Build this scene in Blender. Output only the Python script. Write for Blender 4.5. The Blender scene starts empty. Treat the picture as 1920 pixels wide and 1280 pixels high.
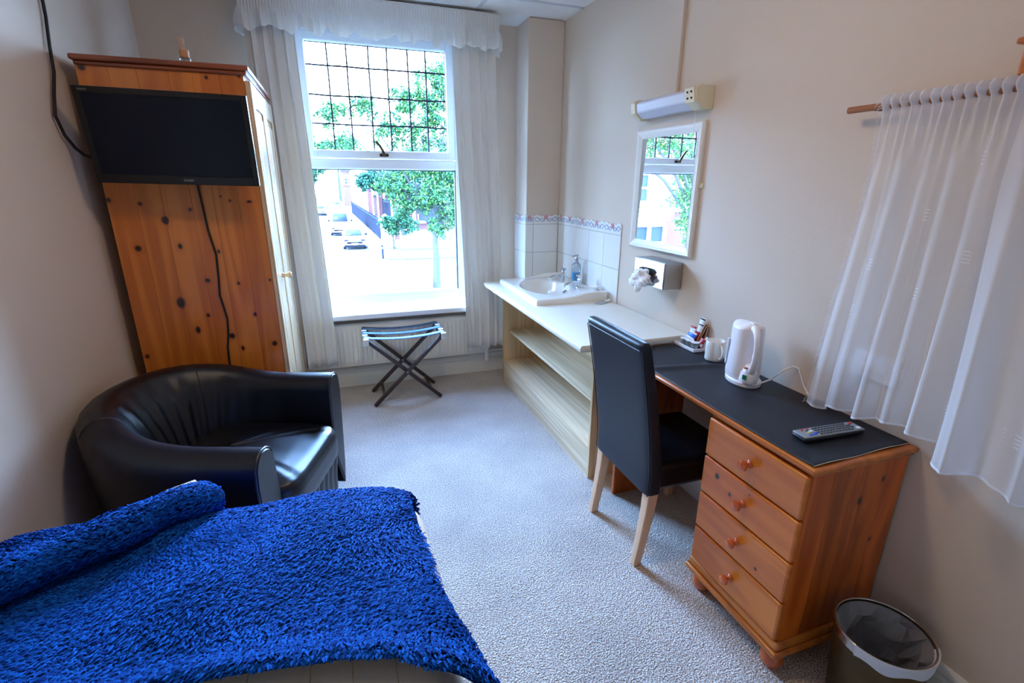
import bpy, math, random
import numpy as np
from mathutils import Vector, Matrix

rnd = random.Random(7)
rng = np.random.default_rng(7)
SC = bpy.context.scene
COL = SC.collection
PI = math.pi

# ------------------------------------------------------------------ camera, world, sun, exposure
cam_d = bpy.data.cameras.new('camera'); cam = bpy.data.objects.new('camera', cam_d); COL.objects.link(cam)
cam_d.sensor_width = 36.0; cam_d.lens = 36 * 930.2 / 1920; cam_d.clip_start = 0.02; cam_d.clip_end = 600
yaw, pitch, roll = 0.33302, 0.31044, -0.006336
fwd = Vector((math.sin(yaw) * math.cos(pitch), math.cos(yaw) * math.cos(pitch), -math.sin(pitch)))
rt = Vector((math.cos(yaw), -math.sin(yaw), 0)); dn = fwd.cross(rt)
r2 = rt * math.cos(roll) + dn * math.sin(roll); d2 = -rt * math.sin(roll) + dn * math.cos(roll)
M = Matrix((r2, -d2, -fwd)).transposed().to_4x4(); M.translation = (0, 0, 1.5)
cam.matrix_world = M
SC.camera = cam

SC.view_settings.view_transform = 'Standard'; SC.view_settings.look = 'None'
SC.view_settings.gamma = 1.0; SC.view_settings.use_curve_mapping = False
LAMP = 1.2        # brightness of the ceiling lamp built further down
SC.view_settings.exposure = 5.58

w = bpy.data.worlds.new('world'); SC.world = w; w.use_nodes = True
nt = w.node_tree; nt.nodes.clear()
tc = nt.nodes.new('ShaderNodeTexCoord'); sx = nt.nodes.new('ShaderNodeSeparateXYZ'); cr = nt.nodes.new('ShaderNodeValToRGB')
bg = nt.nodes.new('ShaderNodeBackground'); wo = nt.nodes.new('ShaderNodeOutputWorld')
cr.color_ramp.elements[0].position = 0.0; cr.color_ramp.elements[0].color = (0.41, 0.645, 1.0, 1)
cr.color_ramp.elements[1].position = 0.9; cr.color_ramp.elements[1].color = (0.215, 0.43, 1.0, 1)
nt.links.new(tc.outputs['Generated'], sx.inputs[0]); nt.links.new(sx.outputs['Z'], cr.inputs[0])
nt.links.new(cr.outputs[0], bg.inputs['Color']); nt.links.new(bg.outputs[0], wo.inputs[0])
bg.inputs['Strength'].default_value = 2.2

sun_d = bpy.data.lights.new('sun', 'SUN'); sun = bpy.data.objects.new('sun', sun_d); COL.objects.link(sun)
sun_d.energy = 0.8; sun_d.angle = 0.02; sun_d.color = (1.0, 0.93, 0.82)
sun.rotation_euler = Vector((0.75, 0.22, -0.62)).to_track_quat('-Z', 'Y').to_euler()

por_d = bpy.data.lights.new('window_portal', 'AREA'); por = bpy.data.objects.new('window_portal', por_d); COL.objects.link(por)
por_d.shape = 'RECTANGLE'; por_d.size = 1.16; por_d.size_y = 1.9; por_d.cycles.is_portal = True
por.location = (0.36, 4.02, 1.52); por.rotation_euler = (-PI / 2, 0, 0)

cy = SC.cycles
cy.max_bounces = 12; cy.diffuse_bounces = 7; cy.glossy_bounces = 5; cy.transmission_bounces = 8; cy.transparent_max_bounces = 16
cy.sample_clamp_indirect = 6.0; cy.use_denoising = True; cy.caustics_reflective = False; cy.caustics_refractive = False

# ------------------------------------------------------------------ materials
MATS = {}
def lin(c):
    return tuple(((x / 255) / 12.92 if x <= 10 else (((x / 255) + 0.055) / 1.055) ** 2.4) for x in c)

def mat(name, color, rough=0.5, metal=0.0, spec=0.5, bump=None, coat=0.0, sheen=0.0, var=None, trans=0.0, ior=1.45, sub=0.0, tint=0.0, alpha=1.0):
    """color sRGB 0-255; bump=(scale,strength[,stretch]); var=(scale,amount) value noise; tint = per object random value."""
    m = bpy.data.materials.new(name); m.use_nodes = True
    nt = m.node_tree; b = nt.nodes['Principled BSDF']
    c = lin(color) + (1,)
    b.inputs['Base Color'].default_value = c
    b.inputs['Roughness'].default_value = rough; b.inputs['Metallic'].default_value = metal
    b.inputs['Specular IOR Level'].default_value = spec; b.inputs['IOR'].default_value = ior
    b.inputs['Coat Weight'].default_value = coat; b.inputs['Coat Roughness'].default_value = 0.12
    b.inputs['Sheen Weight'].default_value = sheen; b.inputs['Transmission Weight'].default_value = trans
    b.inputs['Alpha'].default_value = alpha
    if sub: b.inputs['Subsurface Weight'].default_value = sub
    tco = nt.nodes.new('ShaderNodeTexCoord')
    if var or tint:
        hsv = nt.nodes.new('ShaderNodeHueSaturation'); hsv.inputs['Color'].default_value = c
        nt.links.new(hsv.outputs[0], b.inputs['Base Color'])
        if var:
            n = nt.nodes.new('ShaderNodeTexNoise'); n.inputs['Scale'].default_value = var[0]; n.inputs['Detail'].default_value = 4
            mr = nt.nodes.new('ShaderNodeMapRange'); mr.inputs['From Min'].default_value = 0.3; mr.inputs['From Max'].default_value = 0.7
            mr.inputs['To Min'].default_value = 1 - var[1]; mr.inputs['To Max'].default_value = 1 + var[1]
            nt.links.new(tco.outputs['Object'], n.inputs['Vector']); nt.links.new(n.outputs['Fac'], mr.inputs['Value'])
            nt.links.new(mr.outputs[0], hsv.inputs['Value'])
        else:
            oi = nt.nodes.new('ShaderNodeObjectInfo'); mr = nt.nodes.new('ShaderNodeMapRange')
            mr.inputs['To Min'].default_value = 1 - tint; mr.inputs['To Max'].default_value = 1 + tint
            nt.links.new(oi.outputs['Random'], mr.inputs['Value']); nt.links.new(mr.outputs[0], hsv.inputs['Value'])
    if bump:
        n = nt.nodes.new('ShaderNodeTexNoise'); n.inputs['Scale'].default_value = bump[0]; n.inputs['Detail'].default_value = 5
        bm = nt.nodes.new('ShaderNodeBump'); bm.inputs['Strength'].default_value = bump[1]; bm.inputs['Distance'].default_value = 0.01
        src = tco.outputs['Object']
        if len(bump) > 2:
            mp = nt.nodes.new('ShaderNodeMapping'); mp.inputs['Scale'].default_value = bump[2]
            nt.links.new(src, mp.inputs['Vector']); src = mp.outputs[0]
        nt.links.new(src, n.inputs['Vector']); nt.links.new(n.outputs['Fac'], bm.inputs['Height']); nt.links.new(bm.outputs[0], b.inputs['Normal'])
    MATS[name] = m
    return m

def wood(name, light, dark, axis, rough=0.32, coat=0.35, knots=(), kplane='xz', grain=1.0, ring=9.0, tint=0.16, spec=0.5, coatrough=0.12, stretch=0.09):
    """Procedural timber: bands + fine fibre stretched along axis; knots = [(a,b,ra,rb)] in object coordinates of plane kplane."""
    m = bpy.data.materials.new(name); m.use_nodes = True; nt = m.node_tree; b = nt.nodes['Principled BSDF']
    N = nt.nodes.new; L = nt.links.new
    b.inputs['Roughness'].default_value = rough; b.inputs['Coat Weight'].default_value = coat; b.inputs['Coat Roughness'].default_value = coatrough
    b.inputs['Specular IOR Level'].default_value = spec
    tco = N('ShaderNodeTexCoord'); oi = N('ShaderNodeObjectInfo')
    off = N('ShaderNodeVectorMath'); off.operation = 'MULTIPLY_ADD'
    cmb = N('ShaderNodeCombineXYZ')
    for i in range(3): L(oi.outputs['Random'], cmb.inputs[i])
    off.inputs[1].default_value = (5.3, 7.7, 3.1); L(cmb.outputs[0], off.inputs[0]); L(tco.outputs['Object'], off.inputs[2])
    mp = N('ShaderNodeMapping'); s = [1.0, 1.0, 1.0]; s['xyz'.index(axis)] = stretch; mp.inputs['Scale'].default_value = s
    L(off.outputs[0], mp.inputs['Vector'])
    n1 = N('ShaderNodeTexNoise'); n1.inputs['Scale'].default_value = ring; n1.inputs['Detail'].default_value = 2; n1.inputs['Distortion'].default_value = 0.6
    L(mp.outputs[0], n1.inputs['Vector'])
    mul = N('ShaderNodeMath'); mul.operation = 'MULTIPLY'; mul.inputs[1].default_value = 26; L(n1.outputs['Fac'], mul.inputs[0])
    sn = N('ShaderNodeMath'); sn.operation = 'SINE'; L(mul.outputs[0], sn.inputs[0])
    mr = N('ShaderNodeMapRange'); mr.inputs['From Min'].default_value = -1; mr.inputs['From Max'].default_value = 1; L(sn.outputs[0], mr.inputs['Value'])
    n2 = N('ShaderNodeTexNoise'); n2.inputs['Scale'].default_value = 260; n2.inputs['Detail'].default_value = 3
    mp2 = N('ShaderNodeMapping'); s2 = [1.0] * 3; s2['xyz'.index(axis)] = 0.02; mp2.inputs['Scale'].default_value = s2
    L(off.outputs[0], mp2.inputs['Vector']); L(mp2.outputs[0], n2.inputs['Vector'])
    mixf = N('ShaderNodeMix'); mixf.data_type = 'FLOAT'; mixf.inputs['Factor'].default_value = 0.45
    L(mr.outputs[0], mixf.inputs['A']); L(n2.outputs['Fac'], mixf.inputs['B'])
    fac = N('ShaderNodeMath'); fac.operation = 'MULTIPLY'; fac.inputs[1].default_value = grain; L(mixf.outputs['Result'], fac.inputs[0])
    mc = N('ShaderNodeMix'); mc.data_type = 'RGBA'; mc.inputs['A'].default_value = lin(light) + (1,); mc.inputs['B'].default_value = lin(dark) + (1,)
    L(fac.outputs[0], mc.inputs['Factor'])
    hsv = N('ShaderNodeHueSaturation'); L(mc.outputs['Result'], hsv.inputs['Color'])
    tr = N('ShaderNodeMapRange'); tr.inputs['To Min'].default_value = 1 - tint; tr.inputs['To Max'].default_value = 1 + tint
    L(oi.outputs['Random'], tr.inputs['Value']); L(tr.outputs[0], hsv.inputs['Value'])
    out = hsv.outputs[0]
    if knots:
        nk = N('ShaderNodeTexNoise'); nk.inputs['Scale'].default_value = 35; L(tco.outputs['Object'], nk.inputs['Vector'])
        cur = None
        flat = [1, 1, 1]; flat['xyz'.index(({'x', 'y', 'z'} - set(kplane)).pop())] = 0
        for (a, c_, ra, rb) in knots:
            sub = N('ShaderNodeVectorMath'); sub.operation = 'SUBTRACT'
            p = [0.0] * 3; p['xyz'.index(kplane[0])] = a; p['xyz'.index(kplane[1])] = c_
            sub.inputs[1].default_value = p; L(tco.outputs['Object'], sub.inputs[0])
            sc = N('ShaderNodeVectorMath'); sc.operation = 'MULTIPLY'
            q = [0.0] * 3; q['xyz'.index(kplane[0])] = 1 / ra; q['xyz'.index(kplane[1])] = 1 / rb
            sc.inputs[1].default_value = q; L(sub.outputs[0], sc.inputs[0])
            ln = N('ShaderNodeVectorMath'); ln.operation = 'LENGTH'; L(sc.outputs[0], ln.inputs[0])
            if cur is None: cur = ln.outputs['Value']
            else:
                mn = N('ShaderNodeMath'); mn.operation = 'MINIMUM'; L(cur, mn.inputs[0]); L(ln.outputs['Value'], mn.inputs[1]); cur = mn.outputs[0]
        ad = N('ShaderNodeMath'); ad.operation = 'MULTIPLY_ADD'; ad.inputs[1].default_value = 0.7; L(nk.outputs['Fac'], ad.inputs[0]); L(cur, ad.inputs[2])
        kr = N('ShaderNodeMapRange'); kr.inputs['From Min'].default_value = 1.0; kr.inputs['From Max'].default_value = 1.55
        kr.inputs['To Min'].default_value = 1; kr.inputs['To Max'].default_value = 0; L(ad.outputs[0], kr.inputs['Value'])
        halo = N('ShaderNodeMapRange'); halo.inputs['From Min'].default_value = 1.2; halo.inputs['From Max'].default_value = 3.0
        halo.inputs['To Min'].default_value = 0.45; halo.inputs['To Max'].default_value = 0; L(ad.outputs[0], halo.inputs['Value'])
        m1 = N('ShaderNodeMix'); m1.data_type = 'RGBA'; m1.inputs['B'].default_value = lin(dark) + (1,); L(halo.outputs[0], m1.inputs['Factor']); L(out, m1.inputs['A'])
        m2 = N('ShaderNodeMix'); m2.data_type = 'RGBA'; m2.inputs['B'].default_value = lin((48, 22, 12)) + (1,); L(kr.outputs[0], m2.inputs['Factor']); L(m1.outputs['Result'], m2.inputs['A'])
        out = m2.outputs['Result']
    L(out, b.inputs['Base Color'])
    bm = N('ShaderNodeBump'); bm.inputs['Strength'].default_value = 0.08; bm.inputs['Distance'].default_value = 0.004; L(fac.outputs[0], bm.inputs['Height']); L(bm.outputs[0], b.inputs['Normal'])
    MATS[name] = m
    return m

def cloth(name, color, opacity=1.0, translucency=0.4, weave=600, bump=0.15, tint=0.0):
    m = bpy.data.materials.new(name); m.use_nodes = True; nt = m.node_tree; nt.nodes.clear()
    N = nt.nodes.new; L = nt.links.new
    c = lin(color) + (1,)
    d = N('ShaderNodeBsdfDiffuse'); t = N('ShaderNodeBsdfTranslucent'); d.inputs[0].default_value = c; t.inputs[0].default_value = c
    mx = N('ShaderNodeMixShader'); mx.inputs[0].default_value = translucency; L(d.outputs[0], mx.inputs[1]); L(t.outputs[0], mx.inputs[2])
    tco = N('ShaderNodeTexCoord'); n = N('ShaderNodeTexNoise'); n.inputs['Scale'].default_value = weave; L(tco.outputs['Object'], n.inputs['Vector'])
    bm = N('ShaderNodeBump'); bm.inputs['Strength'].default_value = bump; bm.inputs['Distance'].default_value = 0.002; L(n.outputs['Fac'], bm.inputs['Height'])
    L(bm.outputs[0], d.inputs['Normal'])
    out = mx.outputs[0]
    if opacity < 1:
        tp = N('ShaderNodeBsdfTransparent'); m2 = N('ShaderNodeMixShader'); m2.inputs[0].default_value = opacity
        L(tp.outputs[0], m2.inputs[1]); L(out, m2.inputs[2]); out = m2.outputs[0]
    o = N('ShaderNodeOutputMaterial'); L(out, o.inputs[0]); MATS[name] = m
    return m

def thin_glass(name, tint=(245, 250, 250), refl=1.0, gloss_rough=0.0, base=0.0, basecol=(200, 220, 255)):
    m = bpy.data.materials.new(name); m.use_nodes = True; nt = m.node_tree; nt.nodes.clear(); N = nt.nodes.new; L = nt.links.new
    tp = N('ShaderNodeBsdfTransparent'); tp.inputs[0].default_value = lin(tint) + (1,)
    gl = N('ShaderNodeBsdfGlossy'); gl.inputs['Roughness'].default_value = gloss_rough
    fr = N('ShaderNodeFresnel'); fr.inputs[0].default_value = 1.45; mu = N('ShaderNodeMath'); mu.operation = 'MULTIPLY'; mu.inputs[1].default_value = refl
    L(fr.outputs[0], mu.inputs[0]); mx = N('ShaderNodeMixShader'); L(mu.outputs[0], mx.inputs[0]); L(tp.outputs[0], mx.inputs[1]); L(gl.outputs[0], mx.inputs[2])
    out = mx.outputs[0]
    if base:
        di = N('ShaderNodeBsdfDiffuse'); di.inputs[0].default_value = lin(basecol) + (1,)
        m2 = N('ShaderNodeMixShader'); m2.inputs[0].default_value = base; L(out, m2.inputs[1]); L(di.outputs[0], m2.inputs[2]); out = m2.outputs[0]
    o = N('ShaderNodeOutputMaterial'); L(out, o.inputs[0]); MATS[name] = m
    return m

def carpet_mat():
    m = mat('carpet', (188, 174, 166), rough=0.95, spec=0.1, sheen=0.15)
    nt = m.node_tree; b = nt.nodes['Principled BSDF']; N = nt.nodes.new; L = nt.links.new
    tco = N('ShaderNodeTexCoord')
    v = N('ShaderNodeTexVoronoi'); v.inputs['Scale'].default_value = 170; L(tco.outputs['Object'], v.inputs['Vector'])
    n = N('ShaderNodeTexNoise'); n.inputs['Scale'].default_value = 210; n.inputs['Detail'].default_value = 4; L(tco.outputs['Object'], n.inputs['Vector'])
    n3 = N('ShaderNodeTexNoise'); n3.inputs['Scale'].default_value = 3.5; n3.inputs['Detail'].default_value = 5; L(tco.outputs['Object'], n3.inputs['Vector'])
    rp = N('ShaderNodeValToRGB'); L(n.outputs['Fac'], rp.inputs[0])
    rp.color_ramp.elements[0].position = 0.40; rp.color_ramp.elements[0].color = lin((150, 138, 130)) + (1,)
    rp.color_ramp.elements[1].position = 0.60; rp.color_ramp.elements[1].color = lin((236, 224, 214)) + (1,)
    hs = N('ShaderNodeHueSaturation'); L(rp.outputs[0], hs.inputs['Color'])
    mr = N('ShaderNodeMapRange'); mr.inputs['From Min'].default_value = .3; mr.inputs['From Max'].default_value = .7; mr.inputs['To Min'].default_value = .86; mr.inputs['To Max'].default_value = 1.1
    L(n3.outputs['Fac'], mr.inputs['Value']); L(mr.outputs[0], hs.inputs['Value']); L(hs.outputs[0], b.inputs['Base Color'])
    ad = N('ShaderNodeMath'); ad.operation = 'ADD'; L(v.outputs['Distance'], ad.inputs[0]); L(n.outputs['Fac'], ad.inputs[1])
    bm = N('ShaderNodeBump'); bm.inputs['Strength'].default_value = 0.9; bm.inputs['Distance'].default_value = 0.006; L(ad.outputs[0], bm.inputs['Height']); L(bm.outputs[0], b.inputs['Normal'])
    return m

mat('wall_paint', (213, 197, 181), rough=0.6, spec=0.25, bump=(60, 0.05))
mat('ceiling_tile', (232, 230, 226), rough=0.9, spec=0.1, bump=(150, 0.25))
mat('white_gloss', (232, 230, 224), rough=0.35)
mat('upvc', (236, 238, 240), rough=0.3)
mat('radiator_paint', (232, 228, 218), rough=0.4)
carpet_mat()
mat('lamp_grey', (200, 202, 206), rough=0.7)
mat('lead', (34, 38, 44), rough=0.6)
mat('black_rubber', (18, 18, 20), rough=0.5)
mat('brass', (70, 60, 40), rough=0.35, metal=0.9)
cloth('curtain_fabric', (234, 231, 226), 1.0, 0.10)
cloth('valance_fabric', (240, 239, 235), 1.0, 0.40)
cloth('net_fabric', (247, 248, 252), 0.57, 0.35, weave=900)
cloth('net_hem', (245, 246, 250), 0.85, 0.3, weave=900)
thin_glass('window_glass', refl=0.6)
thin_glass('clear_plastic', tint=(238, 244, 248), refl=0.8, base=0.10, basecol=(225, 232, 240))
PINE_L, PINE_D = (222, 136, 54), (178, 90, 28)
KN = [(0.009, 1.417, 0.0091, 0.0105), (0.121, 1.401, 0.0094, 0.0107), (0.201, 1.329, 0.0152, 0.0197), (0.077, 1.209, 0.0138, 0.0149), (0.24, 1.212, 0.0089, 0.014), (0.306, 1.375, 0.0078, 0.0086), (0.199, 0.951, 0.0183, 0.0297), (0.3, 0.885, 0.0083, 0.0097), (0.391, 1.185, 0.0082, 0.0104), (0.452, 1.03, 0.0072, 0.0082), (0.502, 0.873, 0.0075, 0.01), (0.247, 0.815, 0.0106, 0.0182), (0.386, 0.773, 0.0135, 0.0158), (0.57, 0.717, 0.013, 0.0134), (0.59, 1.039, 0.0063, 0.0069), (0.436, 1.431, 0.0046, 0.0049), (0.471, 1.412, 0.0058, 0.0062), (0.55, 1.407, 0.0118, 0.0076), (0.022, 1.925, 0.0132, 0.0123), (0.457, 1.917, 0.0075, 0.0088), (0.583, 1.931, 0.0067, 0.0078), (0.018, 0.706, 0.0101, 0.0125), (0.324, 1.051, 0.0128, 0.012), (0.424, 0.706, 0.0075, 0.0132)]
wood('pine_side', PINE_L, PINE_D, 'z', knots=KN, kplane='xz', tint=0.10, ring=7)
wood('pine_door', (232, 208, 172), (206, 172, 130), 'z', rough=0.25, coat=0.8, tint=0.04)  # orange pine paled in its colour to imitate window glare on the varnish
wood('pine_top', (150, 78, 44), (96, 44, 24), 'x', tint=0.05)
wood('pine_drawer', (230, 134, 42), (188, 88, 20), 'y', knots=[(.335, .53, .011, .012), (.27, .50, .007, .008), (.19, .55, .004, .004), (.12, .32, .006, .006)], kplane='yz', tint=0.10, grain=0.8)
wood('pine_panel', (212, 106, 30), (144, 56, 10), 'z', tint=0.22, knots=[(.22, .60, .010, .014), (.30, .66, .007, .009), (.31, .44, .006, .008)], kplane='xz')
wood('pine_desk_top', (214, 124, 42), (160, 78, 18), 'y', tint=0.04)
wood('pine_knob', (220, 106, 34), (190, 82, 22), 'x', tint=0.05, rough=0.2, coat=0.7)
wood('oak_laminate', (232, 212, 180), (176, 144, 104), 'y', rough=0.45, coat=0.0, tint=0.02, ring=13, grain=0.75, stretch=0.03)
wood('oak_laminate_upright', (226, 196, 154), (184, 146, 100), 'z', rough=0.45, coat=0.0, tint=0.02, ring=6, grain=0.9)
wood('beech_leg', (228, 186, 150), (205, 158, 120), 'z', rough=0.45, coat=0.0, tint=0.02, grain=0.6)
wood('dark_wood', (58, 34, 30), (36, 20, 18), 'z', rough=0.4, coat=0.15, tint=0.05)
wood('rod_wood', (176, 116, 70), (140, 84, 46), 'y', rough=0.5, coat=0.0, tint=0.03)
mat('screen', (1, 12, 30), rough=0.22, spec=0.28)  # blue in the base colour stands in for daylight reflected by the black panel
mat('tv_plastic', (10, 11, 13), rough=0.28)
mat('tv_lettering', (150, 155, 160), rough=0.4)
mat('black_leather', (5, 10, 22), rough=0.33, spec=0.6, bump=(420, 0.12))  # near-black leather; navy base colour paints in the blue sheen from the window
mat('chair_leather', (10, 17, 32), rough=0.42, spec=0.5, bump=(500, 0.12))
mat('desk_mat', (32, 35, 44), rough=0.5, spec=0.4, bump=(700, 0.15))
mat('mat_edge', (196, 186, 170), rough=0.7)
mat('worktop', (228, 222, 208), rough=0.35)
mat('ceramic', (240, 238, 232), rough=0.12, coat=0.4)
mat('tile_white', (232, 232, 230), rough=0.15, coat=0.3, tint=0.015)
mat('grout', (190, 188, 182), rough=0.9)
mat('chrome', (215, 218, 222), rough=0.12, metal=1.0)
mat('steel', (180, 182, 186), rough=0.28, metal=1.0)
mat('mirror', (238, 240, 242), rough=0.0, metal=1.0)
mat('cream_plastic', (226, 216, 186), rough=0.4)
mat('white_plastic', (238, 236, 238), rough=0.3)
mat('kettle_plastic', (240, 236, 240), rough=0.32)
mat('diffuser_lens', (206, 210, 224), rough=0.3)
mat('dark_hole', (30, 28, 26), rough=0.8)
mat('soap_liquid', (40, 186, 250), rough=0.15)
mat('tissue', (244, 246, 250), rough=0.9, bump=(90, 0.5))
mat('liner', (205, 210, 220), rough=0.4)
thin_glass('liner_film', tint=(225, 228, 235), refl=2.6, gloss_rough=0.22, base=0.30, basecol=(210, 215, 225))
mat('bin_metal', (88, 70, 44), rough=0.40, metal=0.65, var=(9, 0.35))
mat('bin_rim', (190, 186, 180), rough=0.22, metal=1.0)
mat('remote_body', (136, 142, 148), rough=0.4)
mat('remote_dark', (22, 24, 28), rough=0.4)
mat('key_grey', (54, 60, 66), rough=0.5)
mat('red_plastic', (205, 40, 48), rough=0.4)
mat('green_plastic', (30, 130, 90), rough=0.4)
mat('yellow_plastic', (225, 205, 60), rough=0.4)
mat('blue_plastic', (40, 90, 200), rough=0.4)
mat('white_key', (235, 235, 235), rough=0.4)
mat('amber_plastic', (190, 95, 30), rough=0.3)
mat('sachet_red', (170, 22, 40), rough=0.35)
mat('sachet_white', (232, 232, 234), rough=0.4)
mat('sachet_blue', (40, 110, 215), rough=0.4)
mat('sachet_black', (28, 22, 22), rough=0.3)
mat('sachet_brown', (70, 34, 26), rough=0.4)
mat('foil', (200, 204, 210), rough=0.3, metal=0.8)
mat('stirrer_wood', (196, 142, 102), rough=0.7)
mat('strap_blue', (92, 128, 172), rough=0.75, bump=(500, 0.3))
mat('strap_white', (206, 210, 214), rough=0.75, bump=(500, 0.3))
mat('strap_dark', (40, 56, 84), rough=0.75, bump=(500, 0.3))
mat('bedding', (246, 234, 216), rough=0.9, spec=0.1, bump=(30, 0.2))
mat('bed_base', (170, 150, 128), rough=0.9)
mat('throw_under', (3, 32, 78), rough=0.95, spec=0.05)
mat('amber_glass', (190, 140, 90), rough=0.15, spec=0.5)
mat('border_blue', (150, 172, 204), rough=0.3)
mat('border_pink', (214, 160, 164), rough=0.3)
mat('border_leaf', (150, 176, 196), rough=0.3)
# outside
mat('asphalt', (40, 42, 47), rough=0.9, var=(2, 0.1))
mat('pavement', (58, 57, 58), rough=0.9, var=(3, 0.1))
mat('kerb_stone', (90, 90, 90), rough=0.9)
mat('lawn_green', (42, 58, 34), rough=0.95, var=(6, 0.2))
mat('bark', (38, 40, 44), rough=0.9, var=(6, 0.25))
mat('leaf_a', (42, 76, 44), rough=0.8, spec=0.05)
mat('leaf_b', (32, 64, 52), rough=0.8, spec=0.05)
mat('leaf_c', (62, 92, 44), rough=0.8, spec=0.05)
mat('brick_red', (66, 33, 33), rough=0.9, var=(9, 0.18))
mat('brick_far', (60, 38, 40), rough=0.9, var=(2, 0.15))
mat('stone_white', (226, 222, 214), rough=0.7)
mat('roof_slate', (60, 60, 66), rough=0.8)
mat('house_glass', (30, 38, 48), rough=0.5, spec=0.1)
mat('rail_iron', (18, 23, 34), rough=0.8, spec=0.1)
mat('car_white', (236, 238, 240), rough=0.2, coat=0.5)
mat('car_dark', (12, 15, 22), rough=0.7, spec=0.1)
mat('car_glass', (20, 26, 36), rough=0.5, spec=0.15)
mat('tyre', (30, 30, 32), rough=0.8)

# ------------------------------------------------------------------ geometry helpers
class G:
    def __init__(s): s.v = []; s.f = []
    def add(s, v, f):
        o = len(s.v); s.v += [tuple(p) for p in v]; s.f += [tuple(i + o for i in q) for q in f]; return s
    def box(s, lo, hi):
        (a, b, c), (d, e, f) = lo, hi
        return s.add([(a, b, c), (d, b, c), (d, e, c), (a, e, c), (a, b, f), (d, b, f), (d, e, f), (a, e, f)],
                     [(3, 2, 1, 0), (4, 5, 6, 7), (0, 1, 5, 4), (1, 2, 6, 5), (2, 3, 7, 6), (3, 0, 4, 7)])
    def bar(s, p0, p1, w, h, up=(0, 0, 1), w1=None, h1=None):
        p0, p1 = Vector(p0), Vector(p1); d = (p1 - p0).normalized(); u = Vector(up)
        a = d.cross(u).normalized(); b = a.cross(d).normalized(); w1 = w if w1 is None else w1; h1 = h if h1 is None else h1
        V = []
        for p, ww, hh in ((p0, w, h), (p1, w1, h1)):
            for sx_, sy_ in ((-1, -1), (1, -1), (1, 1), (-1, 1)): V.append(p + a * sx_ * ww / 2 + b * sy_ * hh / 2)
        return s.add(V, [(3, 2, 1, 0), (4, 5, 6, 7), (0, 1, 5, 4), (1, 2, 6, 5), (2, 3, 7, 6), (3, 0, 4, 7)])
    def cyl(s, p0, p1, r0, r1=None, n=16):
        p0, p1 = Vector(p0), Vector(p1); r1 = r0 if r1 is None else r1; d = (p1 - p0).normalized()
        u = Vector((1, 0, 0)) if abs(d.x) < .9 else Vector((0, 1, 0)); a = d.cross(u).normalized(); b = d.cross(a)
        V = [p + (a * math.cos(2 * PI * i / n) + b * math.sin(2 * PI * i / n)) * r for p, r in ((p0, r0), (p1, r1)) for i in range(n)]
        return s.add(V, [(i, (i + 1) % n, n + (i + 1) % n, n + i) for i in range(n)] + [tuple(range(n))[::-1], tuple(range(n, 2 * n))])
    def lathe(s, prof, c=(0, 0, 0), axis=(0, 0, 1), n=24, sx=1.0, sy=1.0, cap=True):
        d = Vector(axis).normalized(); u = Vector((1, 0, 0)) if abs(d.x) < .9 else Vector((0, 1, 0))
        b = d.cross(u).normalized(); a = b.cross(d); c = Vector(c)
        V = []; F = []
        for r, z in prof:
            for i in range(n):
                t = 2 * PI * i / n; V.append(c + d * z + a * r * sx * math.cos(t) + b * r * sy * math.sin(t))
        for k in range(len(prof) - 1):
            for i in range(n): F.append((k * n + i, k * n + (i + 1) % n, (k + 1) * n + (i + 1) % n, (k + 1) * n + i))
        if cap:
            if prof[0][0] > 1e-6: F.append(tuple(range(n))[::-1])
            if prof[-1][0] > 1e-6: F.append(tuple(range((len(prof) - 1) * n, len(prof) * n)))
        return s.add(V, F)
    def tube(s, pts, r, n=8, closed=False):
        P = [Vector(p) for p in pts]; m = len(P); V = []; F = []; a = None
        for i, p in enumerate(P):
            if closed: d = P[(i + 1) % m] - P[i - 1]
            else: d = P[min(i + 1, m - 1)] - P[max(i - 1, 0)]
            d.normalize()
            if a is None: a = d.cross(Vector((0, 0, 1)) if abs(d.z) < .9 else Vector((1, 0, 0))).normalized()
            else: a = (a - d * a.dot(d)).normalized()
            b = d.cross(a); rr = r[i] if isinstance(r, (list, tuple)) else r
            for k in range(n): t = 2 * PI * k / n; V.append(p + a * rr * math.cos(t) + b * rr * math.sin(t))
        for i in range(m if closed else m - 1):
            j = (i + 1) % m
            for k in range(n): F.append((i * n + k, i * n + (k + 1) % n, j * n + (k + 1) % n, j * n + k))
        if not closed: F += [tuple(range(n))[::-1], tuple(range((m - 1) * n, m * n))]
        return s.add(V, F)
    def prism(s, poly, axis, a, b):
        n = len(poly); i = 'xyz'.index(axis)
        def mk(p, t): q = list(p); q.insert(i, t); return tuple(q)
        V = [mk(p, a) for p in poly] + [mk(p, b) for p in poly]
        return s.add(V, [tuple(range(n))[::-1], tuple(range(n, 2 * n))] + [(k, (k + 1) % n, n + (k + 1) % n, n + k) for k in range(n)])
    def grid(s, fn, nu, nv, wrapu=False):
        V = [fn(i / (nu if wrapu else nu - 1), j / (nv - 1)) for i in range(nu) for j in range(nv)]
        F = []
        for i in range(nu if wrapu else nu - 1):
            for j in range(nv - 1):
                k = (i + 1) % nu; F.append((i * nv + j, k * nv + j, k * nv + j + 1, i * nv + j + 1))
        return s.add(V, F)
    def ball(s, c, r, n=16, m=10, sx=1, sy=1, sz=1):
        prof = [(max(r * math.sin(PI * k / m), 1e-7) , -r * sz * math.cos(PI * k / m)) for k in range(m + 1)]
        return s.lathe(prof, c, n=n, sx=sx, sy=sy, cap=False)
    def leafquad(s, c, d, n_, L_, W):
        d = Vector(d).normalized(); t = d.cross(Vector(n_)).normalized(); c = Vector(c)
        return s.add([c, c + d * L_ * .5 + t * W / 2, c + d * L_, c + d * L_ * .5 - t * W / 2], [(0, 1, 2, 3)])

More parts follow.
